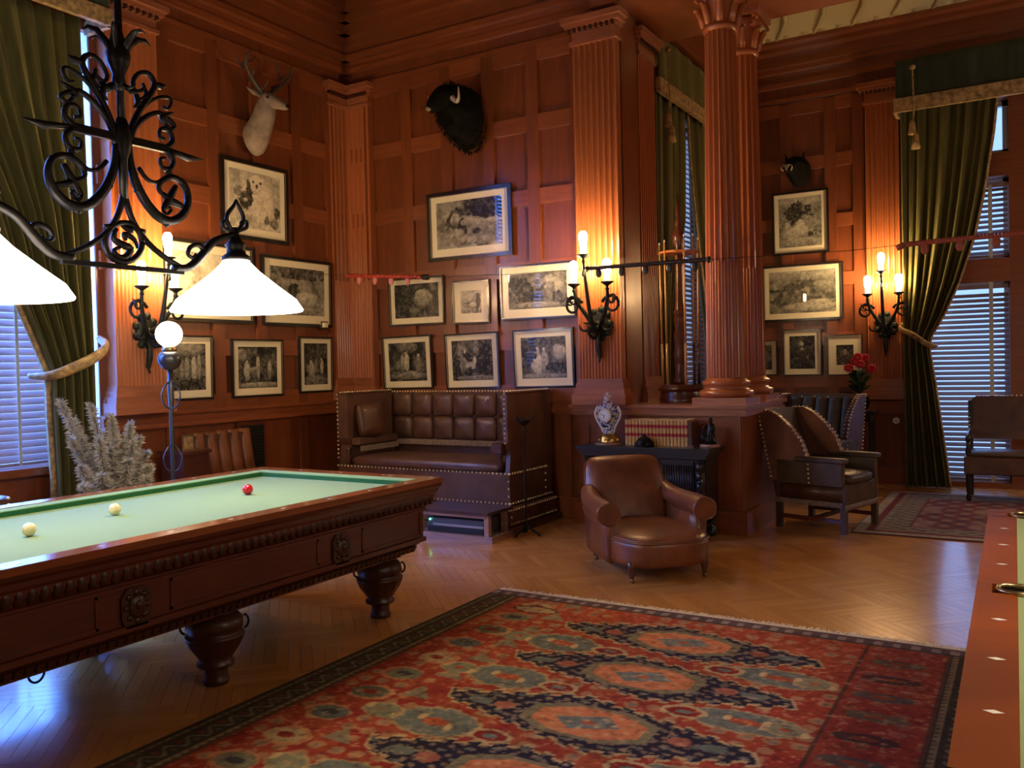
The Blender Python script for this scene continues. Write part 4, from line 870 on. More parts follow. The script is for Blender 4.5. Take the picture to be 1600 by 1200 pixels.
nails(m, lin((SX0, SY-.002, .52), (SX1, SY-.002, .52), s)+lin((SX0, SY-.002, .25), (SX1, SY-.002, .25), s)+lin((SX1-.01, SY-.004, .25), (SX1-.01, SY-.004, .52), s*1.3)+lin((SX1+.004, SY, .52), (SX1+.004, 7.3, .52), s)+lin((SX1+.004, SY, .25), (SX1+.004, 7.4, .25), s)+lin((SX1+.004, 7.28, .25), (SX1+.004, 7.28, .52), s*1.3)
      +lin((-3.982, 6.56, .205), (-3.982, 7.4, .205), s)+lin((-3.982, 6.56, .08), (-3.982, 7.4, .08), s)+lin((-3.982, 6.56, .08), (-3.982, 6.56, .205), s)+lin((-6.1, 6.535, .205), (-3.99, 6.535, .205), s)
      +lin((-4.055, 6.596, .80), (-4.055, 6.596, 1.24), .040)+lin((-6.06, 6.616, .60), (-6.06, 6.616, 1.24), .040)+lin((-5.93, 7.34, 1.245), (-4.08, 7.34, 1.245), .036)+lin((-4.055, 6.6, 1.262), (-4.055, 7.4, 1.262), .036)+lin((-6.0, 6.6, 1.262), (-6.0, 7.4, 1.262), .036), .0105)
B(m, 'brass_nails', 'nail', True, kind='stuff')
for px in range(8): 
    w = (5.93-4.075)/7; x = -5.93+w*px
    if 0 < px < 7: B(MB().ell((x, 7.33, .985), (.014, .012, .014), 8, 6), 'tuft_button', 'leatherdk', True)
c = MB().loft([sring(0, 0, z, .15*s_, .17*s_, 28, .35) for z, s_ in ((-.055, .55), (-.045, .85), (-.02, 1), (.02, 1), (.045, .85), (.055, .55))]).build('throw_cushion', 'leatherdk', None, True)
c.rotation_euler = (math.radians(80), 0, math.radians(75)); c.location = (-5.84, 6.86, .975)
tag(c, 'dark square cushion propped in the left corner of the leather settle', 'cushion')
# step with a box inside
P = thing('wooden_step', 'low dark wooden step standing in front of the leather settle', 'step', (-4.33, 6.26, 0))
B(MB().box(-4.70, -3.90, 6.10, 6.44, 0, .052), 'base_board', 'stepl'); B(MB().box(-4.72, -3.93, 6.08, 6.50, .232, .258), 'top', 'step')
B(MB().box(-4.68, -3.96, 6.10, 6.13, .205, .232), 'apron', 'stepl')
for x in (-4.69, -3.985):
    for y in (6.11, 6.38): B(MB().box(x, x+.045, y, y+.045, .052, .232), 'leg', 'stepl')
P = thing('electronic_box', 'black electronic box with a green light inside the wooden step', 'electronics', (-4.33, 6.28, .052))
B(MB().box(-4.62, -4.02, 6.16, 6.40, .053, .175, .006), 'case', 'device'); B(MB().box(-4.55, -4.02, 6.152, 6.162, .105, .125), 'front_panel', 'fillet'); B(MB().box(-4.6, -4.02, 6.150, 6.158, .060, .10), 'vent', 'grille'); B(MB().ell((-4.58, 6.15, .185-.03), (.008, .006, .008), 8, 6), 'indicator_light', 'led')
# iron stand
P = thing('iron_smoking_stand', 'slim black iron stand with a small dish before the right end of the settle', 'stand', (-3.80, 6.50, 0))
B(MB().lathe([(.016, 0), (.009, .1), (.008, .3), (.012, .5), (.008, .52), (.008, .88), (.014, .92)], (-3.80, 6.50, .04), 10), 'pole', 'iron', True)
B(MB().lathe([(.01, .93), (.03, .94), (.06, .97), (.065, .985), (.055, .98), (.02, .955)], (-3.80, 6.50, .04), 14), 'dish', 'iron', True)
for k in range(3):
    a = k*2*PI/3+.2; cc, ss = math.cos(a), math.sin(a)
    B(MB().tube(smooth_path([(-3.8, 6.5, .12), (-3.8+cc*.04, 6.5+ss*.04, .07), (-3.8+cc*.09, 6.5+ss*.09, .04), (-3.8+cc*.13, 6.5+ss*.13, .012)], 3), .012, 6), 'foot', 'iron', True)
    B(MB().tube([(-3.8+cc*r, 6.5+ss*r, .04+z) for r, z in ((.03, .96), (.07, .99), (.085, 1.02), (.07, 1.03))], [.006, .008, .006, .003], 6), 'prong', 'iron', True)
# ================================================================ CARVED CABINET AND WHAT STANDS ON IT
cx0, cx1, cy0, cy1, cz = -3.42, -2.32, 6.90, 7.25, .775
P = thing('carved_cabinet', 'low black carved side cabinet behind the brown leather armchair', 'cabinet', (-2.87, 7.07, 0))
B(MB().box(cx0-.06, cx1+.06, cy0-.05, cy1+.005, cz-.03, cz), 'top', 'ebony'); B(MB().box(cx0-.045, cx1+.045, cy0-.035, cy1, cz-.055, cz-.03), 'carved_edge', 'ebony'); B(MB().box(cx0-.02, cx1+.02, cy0-.015, cy1, cz-.09, cz-.055), 'molding', 'ebony')
B(MB().box(cx0, cx1, cy0+.03, cy1, .26, cz-.09), 'body', 'ebony'); B(MB().box(cx0, cx1, cy0, cy1, .20, .26), 'lower_frame', 'ebony'); B(MB().box(cx0+.02, cx1-.02, cy0+.02, cy1-.02, .10, .13), 'shelf', 'ebony')
for i in range(3):
    x0 = cx0+.10+i*.31; B(MB().box(x0, x0+.28, cy0+.012, cy0+.03, .30, .66), 'door', 'ebony'); m = MB()
    for k in range(12): m.tube([(x0+.02+k*.0218, cy0+.012, .33), (x0+.02+k*.0218, cy0+.012, .63)], .008, 5)
    B(m, 'linenfold', 'ebony', True)
for x in (cx0+.04, cx1-.04):
    m = MB(); m.box(x-.035, x+.035, cy0-.005, cy0+.04, .22, cz-.09)
    for z in (.30, .38, .46, .54, .62):
        m.ell((x, cy0-.012, z), (.03, .022, .035), 9, 6); m.tube([(x-.03, cy0-.01, z-.03), (x, cy0-.03, z), (x+.03, cy0-.01, z+.03)], .009, 5)
    B(m, 'carved_column', 'ebony', True)
for x in (cx0+.04, cx1-.04):
    for y in (cy0+.035, cy1-.05): B(MB().lathe([(.025, 0), (.045, .02), (.048, .05), (.03, .08), (.024, .10), (.038, .13), (.036, .17), (.03, .21)], (x, y, 0), 14), 'foot', 'ebony', True)
# mantel clock
kx, ky = -3.25, 7.06
P = thing('porcelain_clock', 'waisted blue and white porcelain clock with gilt base at the left of the cabinet', 'clock', (kx, ky, cz))
B(MB().lathe([(.13, 0), (.132, .008), (.12, .016)], (kx, ky, cz), 28), 'plinth', 'stepl', True)
m = MB(); m.lathe([(.095, .016), (.10, .03), (.085, .045), (.088, .065), (.07, .085), (.062, .10)], (kx, ky, cz), 20)
for a in range(8): m.ell((kx+.09*math.cos(a*PI/4), ky+.075*math.sin(a*PI/4), cz+.04), (.022, .018, .022), 8, 6)
B(m, 'gilt_base', 'ormolu', True)
prof = [(.050, .09), (.058, .12), (.060, .15), (.068, .18), (.092, .22), (.112, .26), (.118, .30), (.110, .335), (.085, .365), (.055, .385), (.045, .40), (.05, .41), (.04, .425)]
m = MB(); n = 40; rg = [[(kx+r*math.cos(j*2*PI/n), ky+r*.62*math.sin(j*2*PI/n), cz+z) for j in range(n)] for r, z in [(float(np.interp(i/50, np.linspace(0, 1, 13), [p[0] for p in prof])), float(np.interp(i/50, np.linspace(0, 1, 13), [p[1] for p in prof]))) for i in range(51)]]
m.loft(rg); V = np.array(m.v); q = fbm((V[:, 0]-kx)*45+20, (V[:, 2])*45, 4); Cc = np.where((q > .56)[:, None], np.array([.03, .05, .22]), np.array([.62, .60, .58])); Cc = np.where((q < .36)[:, None], np.array([.16, .05, .09]), Cc)
B(m, 'case', 'porcelain', True, colors=Cc)
for s in (-1, 1): B(MB().tube(smooth_path([(kx+s*.055, ky, cz+.11), (kx+s*.075, ky-.01, cz+.17), (kx+s*.115, ky-.01, cz+.24), (kx+s*.128, ky-.01, cz+.30), (kx+s*.10, ky-.01, cz+.36)], 3), .010, 6), 'scroll_edge', 'white', True)
fy = ky-.078
def disc(m, cx, cz_, r, y, th, n=28): return m.loft([[(cx+r*math.cos(2*PI*j/n), yy, cz_+r*math.sin(2*PI*j/n)) for j in range(n)] for yy in (y, y+th)])
fzc = cz+.275
B(disc(MB(), kx, fzc, .064, fy, .02), 'bezel', 'ormolu'); B(disc(MB(), kx, fzc, .056, fy-.003, .01), 'dial', 'white')
for h in range(12):
    a = h*PI/6; B(MB().tube([(kx+.041*math.sin(a), fy-.004, fzc+.041*math.cos(a)), (kx+.051*math.sin(a), fy-.004, fzc+.051*math.cos(a))], .0022, 4), 'hour_mark', 'black')
for a, L_ in ((-1.25, .038), (2.62+.9, .028)): B(MB().tube([(kx, fy-.006, fzc), (kx+L_*math.sin(a), fy-.006, fzc+L_*math.cos(a))], .0024, 4), 'hand', 'black')
B(MB().box(kx-.035, kx+.02, ky-.062, ky-.05, cz+.165, cz+.18), 'painted_panel', 'black')
m = MB(); m.lathe([(.03, .42), (.04, .44), (.035, .455), (.02, .465)], (kx, ky, cz), 16); m.ell((kx, ky, cz+.475), (.022, .02, .02), 10, 8)
for a in range(5): m.ell((kx+.025*math.cos(a*1.26), ky+.02*math.sin(a*1.26), cz+.455), (.014, .014, .014), 8, 6)
B(m, 'finial', 'porcelain', True, colors=np.where((np.arange(len(m.v)) % 7 < 3)[:, None], np.array([.45, .25, .3]), np.array([.7, .66, .62])))
P.scale = (.97, .97, .94)
# eighteen matching volumes
bw_ = (.575)/18
for i in range(18):
    x = -3.068+bw_*i; h = .222+(.006 if i > 15 else 0)+.002*math.sin(i*5)
    P = thing('bound_book', None, None, (x+bw_/2, 7.08, cz))
    nth = ['first', 'second', 'third', 'fourth', 'fifth', 'sixth', 'seventh', 'eighth', 'ninth', 'tenth', 'eleventh', 'twelfth', 'thirteenth', 'fourteenth', 'fifteenth', 'sixteenth', 'seventeenth', 'eighteenth'][i]
    tag(P, 'tan leather volume with two red labels, %s from the clock end of the row' % nth if i not in (0, 17) else ('tan bound volume at the clock end of the row' if i == 0 else 'tan bound volume at the statuette end of the row'), 'book', 'row of tan bound volumes on the cabinet')
    sp = [(x+.001, 7.20), (x+.001, 7.012)]+[(x+bw_/2-(bw_/2-.001)*math.cos(k*PI/6), 7.012-.010*math.sin(k*PI/6)) for k in range(1, 6)]+[(x+bw_-.001, 7.012), (x+bw_-.001, 7.20)]
    MB().prism(sp, 'z', cz, cz+h).build('cover', 'bookleather', P, world=True)
    MB().box(x+.004, x+bw_-.004, 7.03, 7.195, cz+h-.001, cz+h+.0006).build('page_block', 'page', P, world=True)
    arc = lambda r: [(x+bw_/2-(bw_/2-.0005)*math.cos(k*PI/6), 7.0112-r*math.sin(k*PI/6)) for k in range(7)]
    for z0, z1, mt, nm in ((.155, .182, 'booklabel', 'label'), (.082, .108, 'booklabel', 'label')):
        MB().prism(arc(.0115)+[(x+bw_-.001, 7.014), (x+.001, 7.014)], 'z', cz+z0, cz+z1).build(nm, mt, P, world=True)
    for z0 in (.02, .070, .130, .190, .212): MB().prism(arc(.0125)+[(x+bw_-.001, 7.014), (x+.001, 7.014)], 'z', cz+z0, cz+z0+.005).build('raised_band', 'bookgilt', P, world=True)
P = thing('book_end', 'dark red volume end holding up the row of books beside the statuette', 'book end', (-2.47, 7.09, cz))
B(MB().box(-2.490, -2.455, 7.0, 7.17, cz, cz+.215, .004), 'upright', 'dark'); B(MB().box(-2.493, -2.44, 6.99, 7.18, cz, cz+.012), 'foot', 'dark')
P = thing('bronze_inkwell', 'small dark domed bronze inkstand in front of the book row', 'inkwell', (-2.86, 6.93, cz))
m = MB(); m.lathe([(.085, 0), (.088, .012), (.07, .02), (.072, .04), (.055, .065), (.03, .082), (.012, .088)], (-2.86, 6.935, cz), 24, True, lambda a, z: 1+.06*math.cos(a*8)); B(m, 'body', 'bronze', True)
B(MB().ell((-2.86, 6.935, cz+.095), (.016, .016, .014), 10, 8), 'knob', 'bronze', True)
for a in range(4): B(MB().ell((-2.86+.075*math.cos(a*PI/2+.8), 6.935+.06*math.sin(a*PI/2+.8), cz+.02), (.022, .018, .024), 8, 6), 'mask_ornament', 'bronze', True)
sx, sy = -2.32, 7.05
P = thing('bronze_statuette', 'dark bronze seated figure on a round wooden base at the right of the cabinet', 'statuette', (sx, sy, cz))
B(MB().lathe([(.085, 0), (.085, .02), (.078, .026)], (sx, sy, cz), 28), 'wooden_base', 'stepl', True)
m = MB(); z0 = cz+.026
m.loft([sring(sx, sy, z0, .055, .05, 16, 1), sring(sx, sy, z0+.03, .052, .048, 16, 1), sring(sx-.01, sy, z0+.07, .045, .042, 16, 1), sring(sx+.005, sy, z0+.10, .035, .032, 16, 1), sring(sx+.01, sy, z0+.14, .032, .026, 16, 1), sring(sx+.01, sy, z0+.165, .030, .022, 16, 1), sring(sx+.01, sy, z0+.178, .012, .012, 16, 1)])
m.ell((sx+.012, sy-.004, z0+.20), (.018, .019, .023), 10, 8)
m.tube([(sx-.02, sy-.01, z0+.16), (sx-.05, sy-.03, z0+.12), (sx-.03, sy-.05, z0+.10)], [.011, .009, .008], 7); m.tube([(sx+.035, sy-.01, z0+.16), (sx+.05, sy-.03, z0+.12), (sx+.02, sy-.05, z0+.12)], [.011, .009, .008], 7)
m.tube([(sx-.02, sy-.01, z0+.07), (sx-.03, sy-.07, z0+.075), (sx-.035, sy-.07, z0+.01)], [.02, .016, .010], 8); m.tube([(sx+.03, sy-.01, z0+.07), (sx+.03, sy-.065, z0+.07), (sx+.035, sy-.065, z0+.0)], [.02, .016, .010], 8)
m.tube([(sx-.05, sy-.02, z0+.03), (sx-.07, sy-.01, z0+.06), (sx-.06, sy, z0+.10)], [.012, .014, .006], 7)
B(m, 'figure', 'bronze', True)
# ================================================================ BROWN LEATHER ARMCHAIR
P = thing('leather_armchair', 'low brown leather armchair with rolled arms and castors before the carved cabinet', 'armchair', (-2.42, 5.88, 0), math.radians(44)); P.scale = (1.08, 1.08, 1.0)
def L(m, nm, mt, sm=True, par=None, **k): return m.build(nm, mt, par or P, sm, **k)
def seatring(z, w, f, b, n=40):   # bow fronted plan
    out = []
    for j in range(n):
        t = 2*PI*j/n; c, s = math.cos(t), math.sin(t)
        x = w*math.copysign(abs(c)**.55, c); y = (-f if s < 0 else b)*abs(s)**(.8 if s < 0 else .5)
        out.append((x, y, z))
    return out
L(MB().loft([seatring(z, w, f, .34) for z, w, f in ((.100, .30, .42), (.112, .325, .45), (.15, .335, .475), (.25, .335, .48), (.272, .33, .475), (.279, .322, .468))]), 'seat_body', 'leather', angle=55)
L(MB().loft([seatring(z, w, f, .30) for z, w, f in ((.27, .315, .462), (.282, .325, .472), (.295, .32, .465), (.318, .27, .38), (.336, .18, .26), (.342, .06, .10))]), 'seat_cushion', 'leather')
L(MB().tube([p for p in seatring(.277, .334, .478, .33, 48)]+[seatring(.277, .334, .478, .33, 48)[0]], .006, 5), 'piping', 'leather')
bk = []
for i, (z, w, y, th) in enumerate(((.13, .27, .27, .085), (.25, .285, .29, .095), (.38, .29, .325, .10), (.50, .285, .36, .10), (.60, .275, .40, .095), (.68, .265, .43, .09), (.735, .25, .455, .080), (.765, .22, .465, .055), (.775, .15, .47, .025))):
    bk.append([(w*1.1*math.copysign(abs(math.cos(t))**.5, math.cos(t)), y+th*math.copysign(abs(math.sin(t))**.8, math.sin(t))+(.035 if math.sin(t) < 0 else 0)*(math.cos(t)**2), z) for t in [2*PI*j/36 for j in range(36)]])
L(MB().loft(bk), 'backrest', 'leather')
for s in (-1, 1):
    path = [(s*.275, .38, .52), (s*.305, .25, .475), (s*.325, .08, .455), (s*.335, -.08, .45), (s*.335, -.17, .445), (s*.335, -.195, .443)]
    q = smooth_path(path, 4); L(MB().tube(q, [.062+.020*min(1, k/10)-(.015 if k > len(q)-3 else 0) for k in range(len(q))], 16), 'arm_roll', 'leather')
    fr = [[(s*(.335+.079*math.cos(t)), yy, .443+.079*math.sin(t)) for t in [2*PI*j/20 for j in range(20)]] for yy in (-.192, -.205)]
    m = MB(); m.loft(fr); m.tube([(s*(.335+.079*math.cos(t)), -.203, .443+.079*math.sin(t)) for t in [2*PI*j/20 for j in range(21)]], .005, 5); L(m, 'arm_front', 'leather', angle=40)
    m = MB(); sec = []
    for y, xo in ((-.19, .0), (-.05, .0), (.12, .0), (.33, -.02)):
        r = []
        for z, xi, xx in ((.10, .27, .335), (.2, .27, .345), (.32, .265, .345), (.42, .27, .37)): r.append((s*(xx+xo), y, z))
        for z, xi in ((.42, .275), (.32, .262), (.2, .262), (.10, .262)): r.append((s*(xi+xo), y, z))
        sec.append(r)
    L(m.loft(sec), 'arm_panel', 'leather')
    for y, z in ((-.36, 0), (.34, .0)):
        lg = L(MB().lathe([(.008, .02), (.016, .035), (.020, .05), (.014, .058), (.024, .07), (.026, .10), (.028, .15)], (s*.25, y, 0), 12), 'leg', 'dark')
        L(MB().ell((s*.25, y, .018), (.014, .022, .021), 10, 8), 'castor', 'castor', par=lg)
m = MB()
for k in range(9): a = -.55+k*.14; m.tube([(.20+.02*math.sin(k), .25, .50-.03*k), (.27, .22, .50-.028*k), (.29, .15, .47-.02*k)][:2], .004, 4)
# ================================================================ WING CHAIRS AND BENCH
def wing_chair(label, loc, rz, width, ht, chan):
    P = thing('wing_chair', label, 'armchair', loc, rz); h = width/2
    def L(m, nm, mt, sm=True, **k): return m.build(nm, mt, P, sm, **k)
    L(MB().box(-h, h, -.34, .30, .24, .42, .02), 'seat_frame', 'leathergr', angle=40); L(MB().loft([sring(0, -.03, z, (h-.07)*s, .33*s, 32, .3) for z, s in ((.42, .97), (.44, 1), (.47, 1), (.495, .94), (.505, .6))]), 'seat_cushion', 'leathergr')
    if chan:
        n = 5; w = (width-.10)/n
        for i in range(n):
            x = -h+.05+w*(i+.5)
            L(MB().loft([[(x+w/2*math.copysign(abs(math.cos(t))**.6, math.cos(t)), y+.045*math.sin(t), z) for t in [2*PI*j/14 for j in range(14)]] for z, y in ((.42, .26), (.7, .32), (ht-.06, .40), (ht-.02, .41))]), 'back_channel', 'leathergr')
    L(MB().loft([[(-h+.03, y-.03, z), (h-.03, y-.03, z), (h-.03, y+.04, z), (-h+.03, y+.04, z)] for z, y in ((.30, .29), (.7, .35), (ht-.03, .44), (ht, .445))]), 'back_panel', 'leathergr', angle=30)
    nl = MB()
    for s in (-1, 1):
        prof = [(.32, .42), (.46, ht), (.34, ht), (.26, ht-.04), (.14, ht-.14), (.04, ht-.26), (-.02, ht-.42), (-.03, .42)]
        L(MB().prism([(p[0], p[1]) for p in prof], 'x', s*h-.025, s*h+.025), 'wing', 'leatherdk' if chan else 'wing', False)
        for i in range(1, 7):
            a, b = prof[i], prof[i+1]
            for q in lin((s*(h+.026), a[0], a[1]), (s*(h+.026), b[0], b[1]), .038): nl.ell(q, (.011, .011, .011), 6, 4); nl.ell((q[0]-s*.046, q[1], q[2]), (.008, .008, .008), 6, 4)
        for q in lin((s*(h+.026), .335, .45), (s*(h+.026), .455, ht-.02), .038): nl.ell(q, (.011, .011, .011), 6, 4)
        L(MB().box(s*h-.045, s*h+.045, -.36, .1, .60, .645, .015), 'arm_pad', 'leathergr', angle=40); L(MB().box(s*h-.03, s*h+.03, -.33, .28, .40, .61, .01), 'arm_side', 'leathergr', angle=40)
        L(MB().box(s*h-.005, s*h+.035, -.32, .26, .27, .40), 'side_rail', 'leatherdk')
        for y in (-.32, .28): L(MB().box(s*(h-.02)-.024, s*(h-.02)+.024, y-.024, y+.024, 0, .42), 'leg', 'leathergr', False)
        L(MB().box(s*(h-.02)-.014, s*(h-.02)+.014, -.30, .26, .085, .12), 'stretcher', 'dark', False)
    L(MB().box(-h+.03, h-.03, -.05, -.02, .09, .12), 'stretcher', 'dark', False); L(nl, 'brass_nails', 'nail', kind='stuff')
    m = MB()
    for i in range(60): x = -h+i*width/60; m.tube([(x, -.345, .25), (x, -.345, .20)], .005, 4)
    for i in range(50):
        for s in (-1, 1): m.tube([(s*(h+.03), -.32+i*.0125, .27), (s*(h+.03), -.32+i*.0125, .225)], .005, 4)
    L(m, 'fringe', 'fringe', kind='stuff'); return P
wing_chair('leather wing chair with brass nails seen from its side behind the column pedestal', (-1.60, 8.05, 0), math.radians(74), .62, 1.04, False)
wing_chair('channel backed dark wing chair farther back in the bay beside the flower stand', (-2.08, 9.55, 0), math.radians(-14), .86, 1.10, True)
P = thing('upholstered_bench', 'brown upholstered open bench with nail trim before the blue lit window', 'bench', (.02, 10.1, 0))
B(MB().box(-.60, .64, 9.86, 10.36, .27, .455, .015), 'seat_frame', 'leatherdk', True, angle=40); B(MB().loft([sring(.02, 10.10, z, .60*s, .25*s, 32, .25) for z, s in ((.455, .98), (.475, 1), (.49, .96), (.497, .6))]), 'seat_cushion', 'leathergr', True)
bk = []
for z, w in ((.60, .58), (.66, .585), (.95, .585), (1.01, .57), (1.045, .53)): bk.append([(.02-w, 10.30+(z-.6)*.15, z), (.02+w, 10.30+(z-.6)*.15, z), (.02+w, 10.37+(z-.6)*.15, z), (.02-w, 10.37+(z-.6)*.15, z)])
B(MB().loft(bk), 'back_panel', 'leatherdk', True, angle=35); m = MB()
nails(m, lin((-.50, 10.36, 1.05), (.55, 10.36, 1.05), .04)+lin((-.57, 10.34, .98), (-.57, 10.30, .62), .04), .009); B(m, 'brass_nails', 'nail', True, kind='stuff')
for x in (-.56, .60):
    B(MB().box(x-.022, x+.022, 10.32, 10.37, 0, 1.0), 'rear_post', 'ebony'); B(MB().lathe([(.02, 0), (.028, .03), (.018, .07), (.026, .15), (.028, .27), (.022, .46), (.03, .5), (.018, .56), (.026, .62)], (x, 9.90, 0), 12), 'leg', 'ebony', True)
    B(MB().tube([(x, 10.34, .68), (x, 10.1, .68), (x, 9.92, .66), (x, 9.86, .64), (x, 9.87, .61)], .024, 8), 'arm', 'ebony', True)
P.location.z = .014
# flower stand
P = thing('plant_stand', 'dark square wooden flower stand against the bay wall', 'stand', (-1.66, 10.30, 0))
B(MB().box(-1.83, -1.49, 10.14, 10.48, .86, .90), 'top', 'ebony'); B(MB().box(-1.79, -1.53, 10.18, 10.44, .78, .86), 'apron', 'ebony'); B(MB().box(-1.80, -1.52, 10.17, 10.45, .15, .19), 'shelf', 'ebony')
for x in (-1.79, -1.55):
    for y in (10.18, 10.42): B(MB().box(x, x+.03, y, y+.03, 0, .80), 'leg', 'ebony')
P = thing('flowering_plant', 'red flowering plant in a pale pot on the dark stand', 'plant', (-1.66, 10.30, .90))
B(MB().lathe([(.06, 0), (.10, .03), (.11, .09), (.10, .14), (.115, .16), (.10, .158)], (-1.66, 10.30, .90), 20), 'pot', 'bronze', True)
for k in range(46):
    a = random.random()*6.28; r = random.uniform(.03, .15); z = random.uniform(1.06, 1.34); ln = random.uniform(.07, .13); m = MB(); c, s = math.cos(a), math.sin(a)
    b = Vector((-1.66+c*r*.4, 10.30+s*r*.4, z-.04)); t = Vector((-1.66+c*(r+.06), 10.30+s*(r+.06), z+ln*.4)); w = Vector((-s, c, 0))*.035; md = (b+t)/2+Vector((0, 0, .025))
    m.add([tuple(b), tuple(md-w), tuple(md+w), tuple(t)], [(0, 1, 2), (1, 3, 2)]); B(m, 'leaf', 'leaf')
for (x, z, y) in ((-1.66, 1.50, 10.24), (-1.75, 1.38, 10.2), (-1.52, 1.37, 10.24), (-1.63, 1.42, 10.2), (-1.60, 1.49, 10.3), (-1.70, 1.45, 10.3)):
    B(MB().tube([(-1.66, 10.3, 1.05), ((x-1.66)/2, y+.02, (z+1.1)/2), (x, y, z)], .005, 5), 'flower_stem', 'leaf', True); m = MB()
    for k in range(7): a = k*.9; m.ell((x+.032*math.cos(a), y-.01*k/7, z+.026*math.sin(a)), (.026, .018, .022), 7, 5)
    B(m, 'flower', 'petal', True)
o = disc(MB(), -1.365, .745, .036, 10.955, .04).build('round_wall_knob', 'white'); tag(o, 'round white control knob low on the wall left of the long curtain', 'thermostat')
disc(MB(), -1.365, .745, .012, 10.945, .012).build('button', 'fillet', o)
P = thing('wall_sensor', 'small white sensor box on the left wall by the corner pilaster', 'sensor', (XL+.02, 6.98, 1.97))
B(MB().box(XL+.02, XL+.05, 6.96, 7.06, 1.93, 2.02), 'bracket', 'step'); B(MB().box(XL+.05, XL+.09, 6.97, 7.02, 1.955, 2.005), 'housing', 'mat')
# ================================================================ LEFT BACKGROUND
P = thing('channel_back_chair', 'small brown channel backed leather chair against the left wall', 'chair', (-6.25, 5.50, 0), math.radians(90))
def L(m, nm, mt, sm=True, **k): return m.build(nm, mt, P, sm, **k)
for i in range(5):
    x = -.27+.135*i; L(MB().loft([[(x+.066*math.copysign(abs(math.cos(t))**.6, math.cos(t)), .16+.06*math.sin(t)+(z-.4)*.18, z) for t in [2*PI*j/14 for j in range(14)]] for z in (.40, .7, .92, .955)]), 'back_channel', 'leather')
L(MB().box(-.32, .32, -.32, .22, .26, .42, .03), 'seat', 'leather', angle=40); L(MB().box(-.33, .33, .2, .26, .25, .93, .01), 'back_frame', 'leatherdk', angle=40)
for x in (-.27, .27):
    for y in (-.27, .18): L(MB().lathe([(.015, 0), (.025, .26)], (x, y, 0), 8), 'leg', 'dark')
P = thing('wall_grille', 'black ventilation grille in the wainscot left of the settle', 'vent', (XL+.02, 5.98, .6))
B(MB().box(XL+.018, XL+.035, 5.78, 6.14, .45, 1.0), 'frame', 'table'); B(MB().box(XL+.03, XL+.038, 5.81, 6.11, .48, .97), 'backing', 'grille')
for k in range(16): B(MB().box(XL+.036, XL+.044, 5.81, 6.11, .49+k*.03, .50+k*.03), 'slat', 'iron')
P = thing('side_table', 'small dark side table between the floor lamp and the leather chair', 'side table', (-6.3, 4.98, 0))
B(MB().box(-6.48, -6.14, 4.80, 5.10, .80, .83), 'top', 'dark'); B(MB().box(-6.46, -6.16, 4.82, 5.08, .30, .80), 'body', 'dark')
for x in (-6.45, -6.20):
    for y in (4.83, 5.04): B(MB().box(x, x+.03, y, y+.03, 0, .3), 'leg', 'dark')
P = thing('small_photo_frame', 'tiny framed photograph on the side table behind the floor lamp', 'picture frame', (-6.3, 5.0, .83))
B(MB().box(-6.31, -6.295, 4.92, 5.04, .83, .96), 'frame', 'brass'); B(MB().box(-6.296, -6.290, 4.935, 5.025, .845, .945), 'photo', 'gold')
# dried fronds
P = thing('dried_frond_arrangement', 'tall arrangement of pale feathery dried fronds in front of the left curtain', 'dried plant', (-5.35, 3.62, 0))
gx, gy = -5.35, 3.62
B(MB().lathe([(.09, 0), (.10, .02), (.12, .2), (.15, .38), (.13, .48), (.09, .54), (.11, .58), (.10, .575), (.07, .5)], (gx, gy, 0), 24), 'vase', 'pewter', True)
RR = random.Random(12)
def frond(base, tip, bend, n=420, spread=.075):
    b, t = Vector(base), Vector(tip); mid = (b+t)/2+Vector(bend); m = MB(); st = []
    for i in range(13): u = i/12; st.append((1-u)**2*b+2*u*(1-u)*mid+u*u*t)
    m2 = MB().tube(st, [.006-.004*i/12 for i in range(13)], 5)
    for k in range(n):
        u = RR.uniform(.22, 1.0); p = (1-u)**2*b+2*u*(1-u)*mid+u*u*t
        d = Vector((RR.gauss(0, 1), RR.gauss(0, 1), RR.gauss(.35, .8))).normalized(); ln = RR.uniform(.3, 1)*spread*(1.25-.7*u)*1.5
        q = p+d*ln; w = Vector((RR.gauss(0, 1), RR.gauss(0, 1), RR.gauss(0, 1))).normalized()*.0026
        m.add([tuple(p), tuple((p+q)/2+w+Vector((0, 0, .008))), tuple(q), tuple((p+q)/2-w)], [(0, 1, 2, 3)])
    fr = m2.build('frond_stem', 'stem', P, True, world=True); m.build('plumes', 'pampas', fr, world=True, kind='stuff')
# tips given in metres round the vase
for dx, dy, zt, bx_, by_ in ((-.25, -.26, 1.33, -.10, -.1), (-.10, -.10, 1.30, 0, 0), (-.22, -.16, 1.20, -.1, -.1), (0, .02, 1.22, 0, .05), (.06, .16, 1.16, 0, .12), (.05, .26, 1.06, 0, .15), (.05, .34, .95, 0, .2), (-.10, -.30, 1.08, -.05, -.15), (.1, -.2, 1.08, 0, -.1), (.12, .12, 1.04, .05, .1), (.15, .26, .86, .1, .2), (.05, -.34, .90, 0, -.25), (.2, -.28, .84, .1, -.2), (.2, 0, .92, .1, 0), (.2, .18, .78, .1, .2), (.15, -.42, .78, .1, -.25), (0, .40, .82, 0, .2), (-.05, .10, 1.10, 0, .05), (.05, -.05, 1.0, 0, 0)):
    frond((gx, gy, .55), (gx+dx, gy+dy*.72-.02, zt), (bx_*.6, by_*.45, .12), 900, .062)
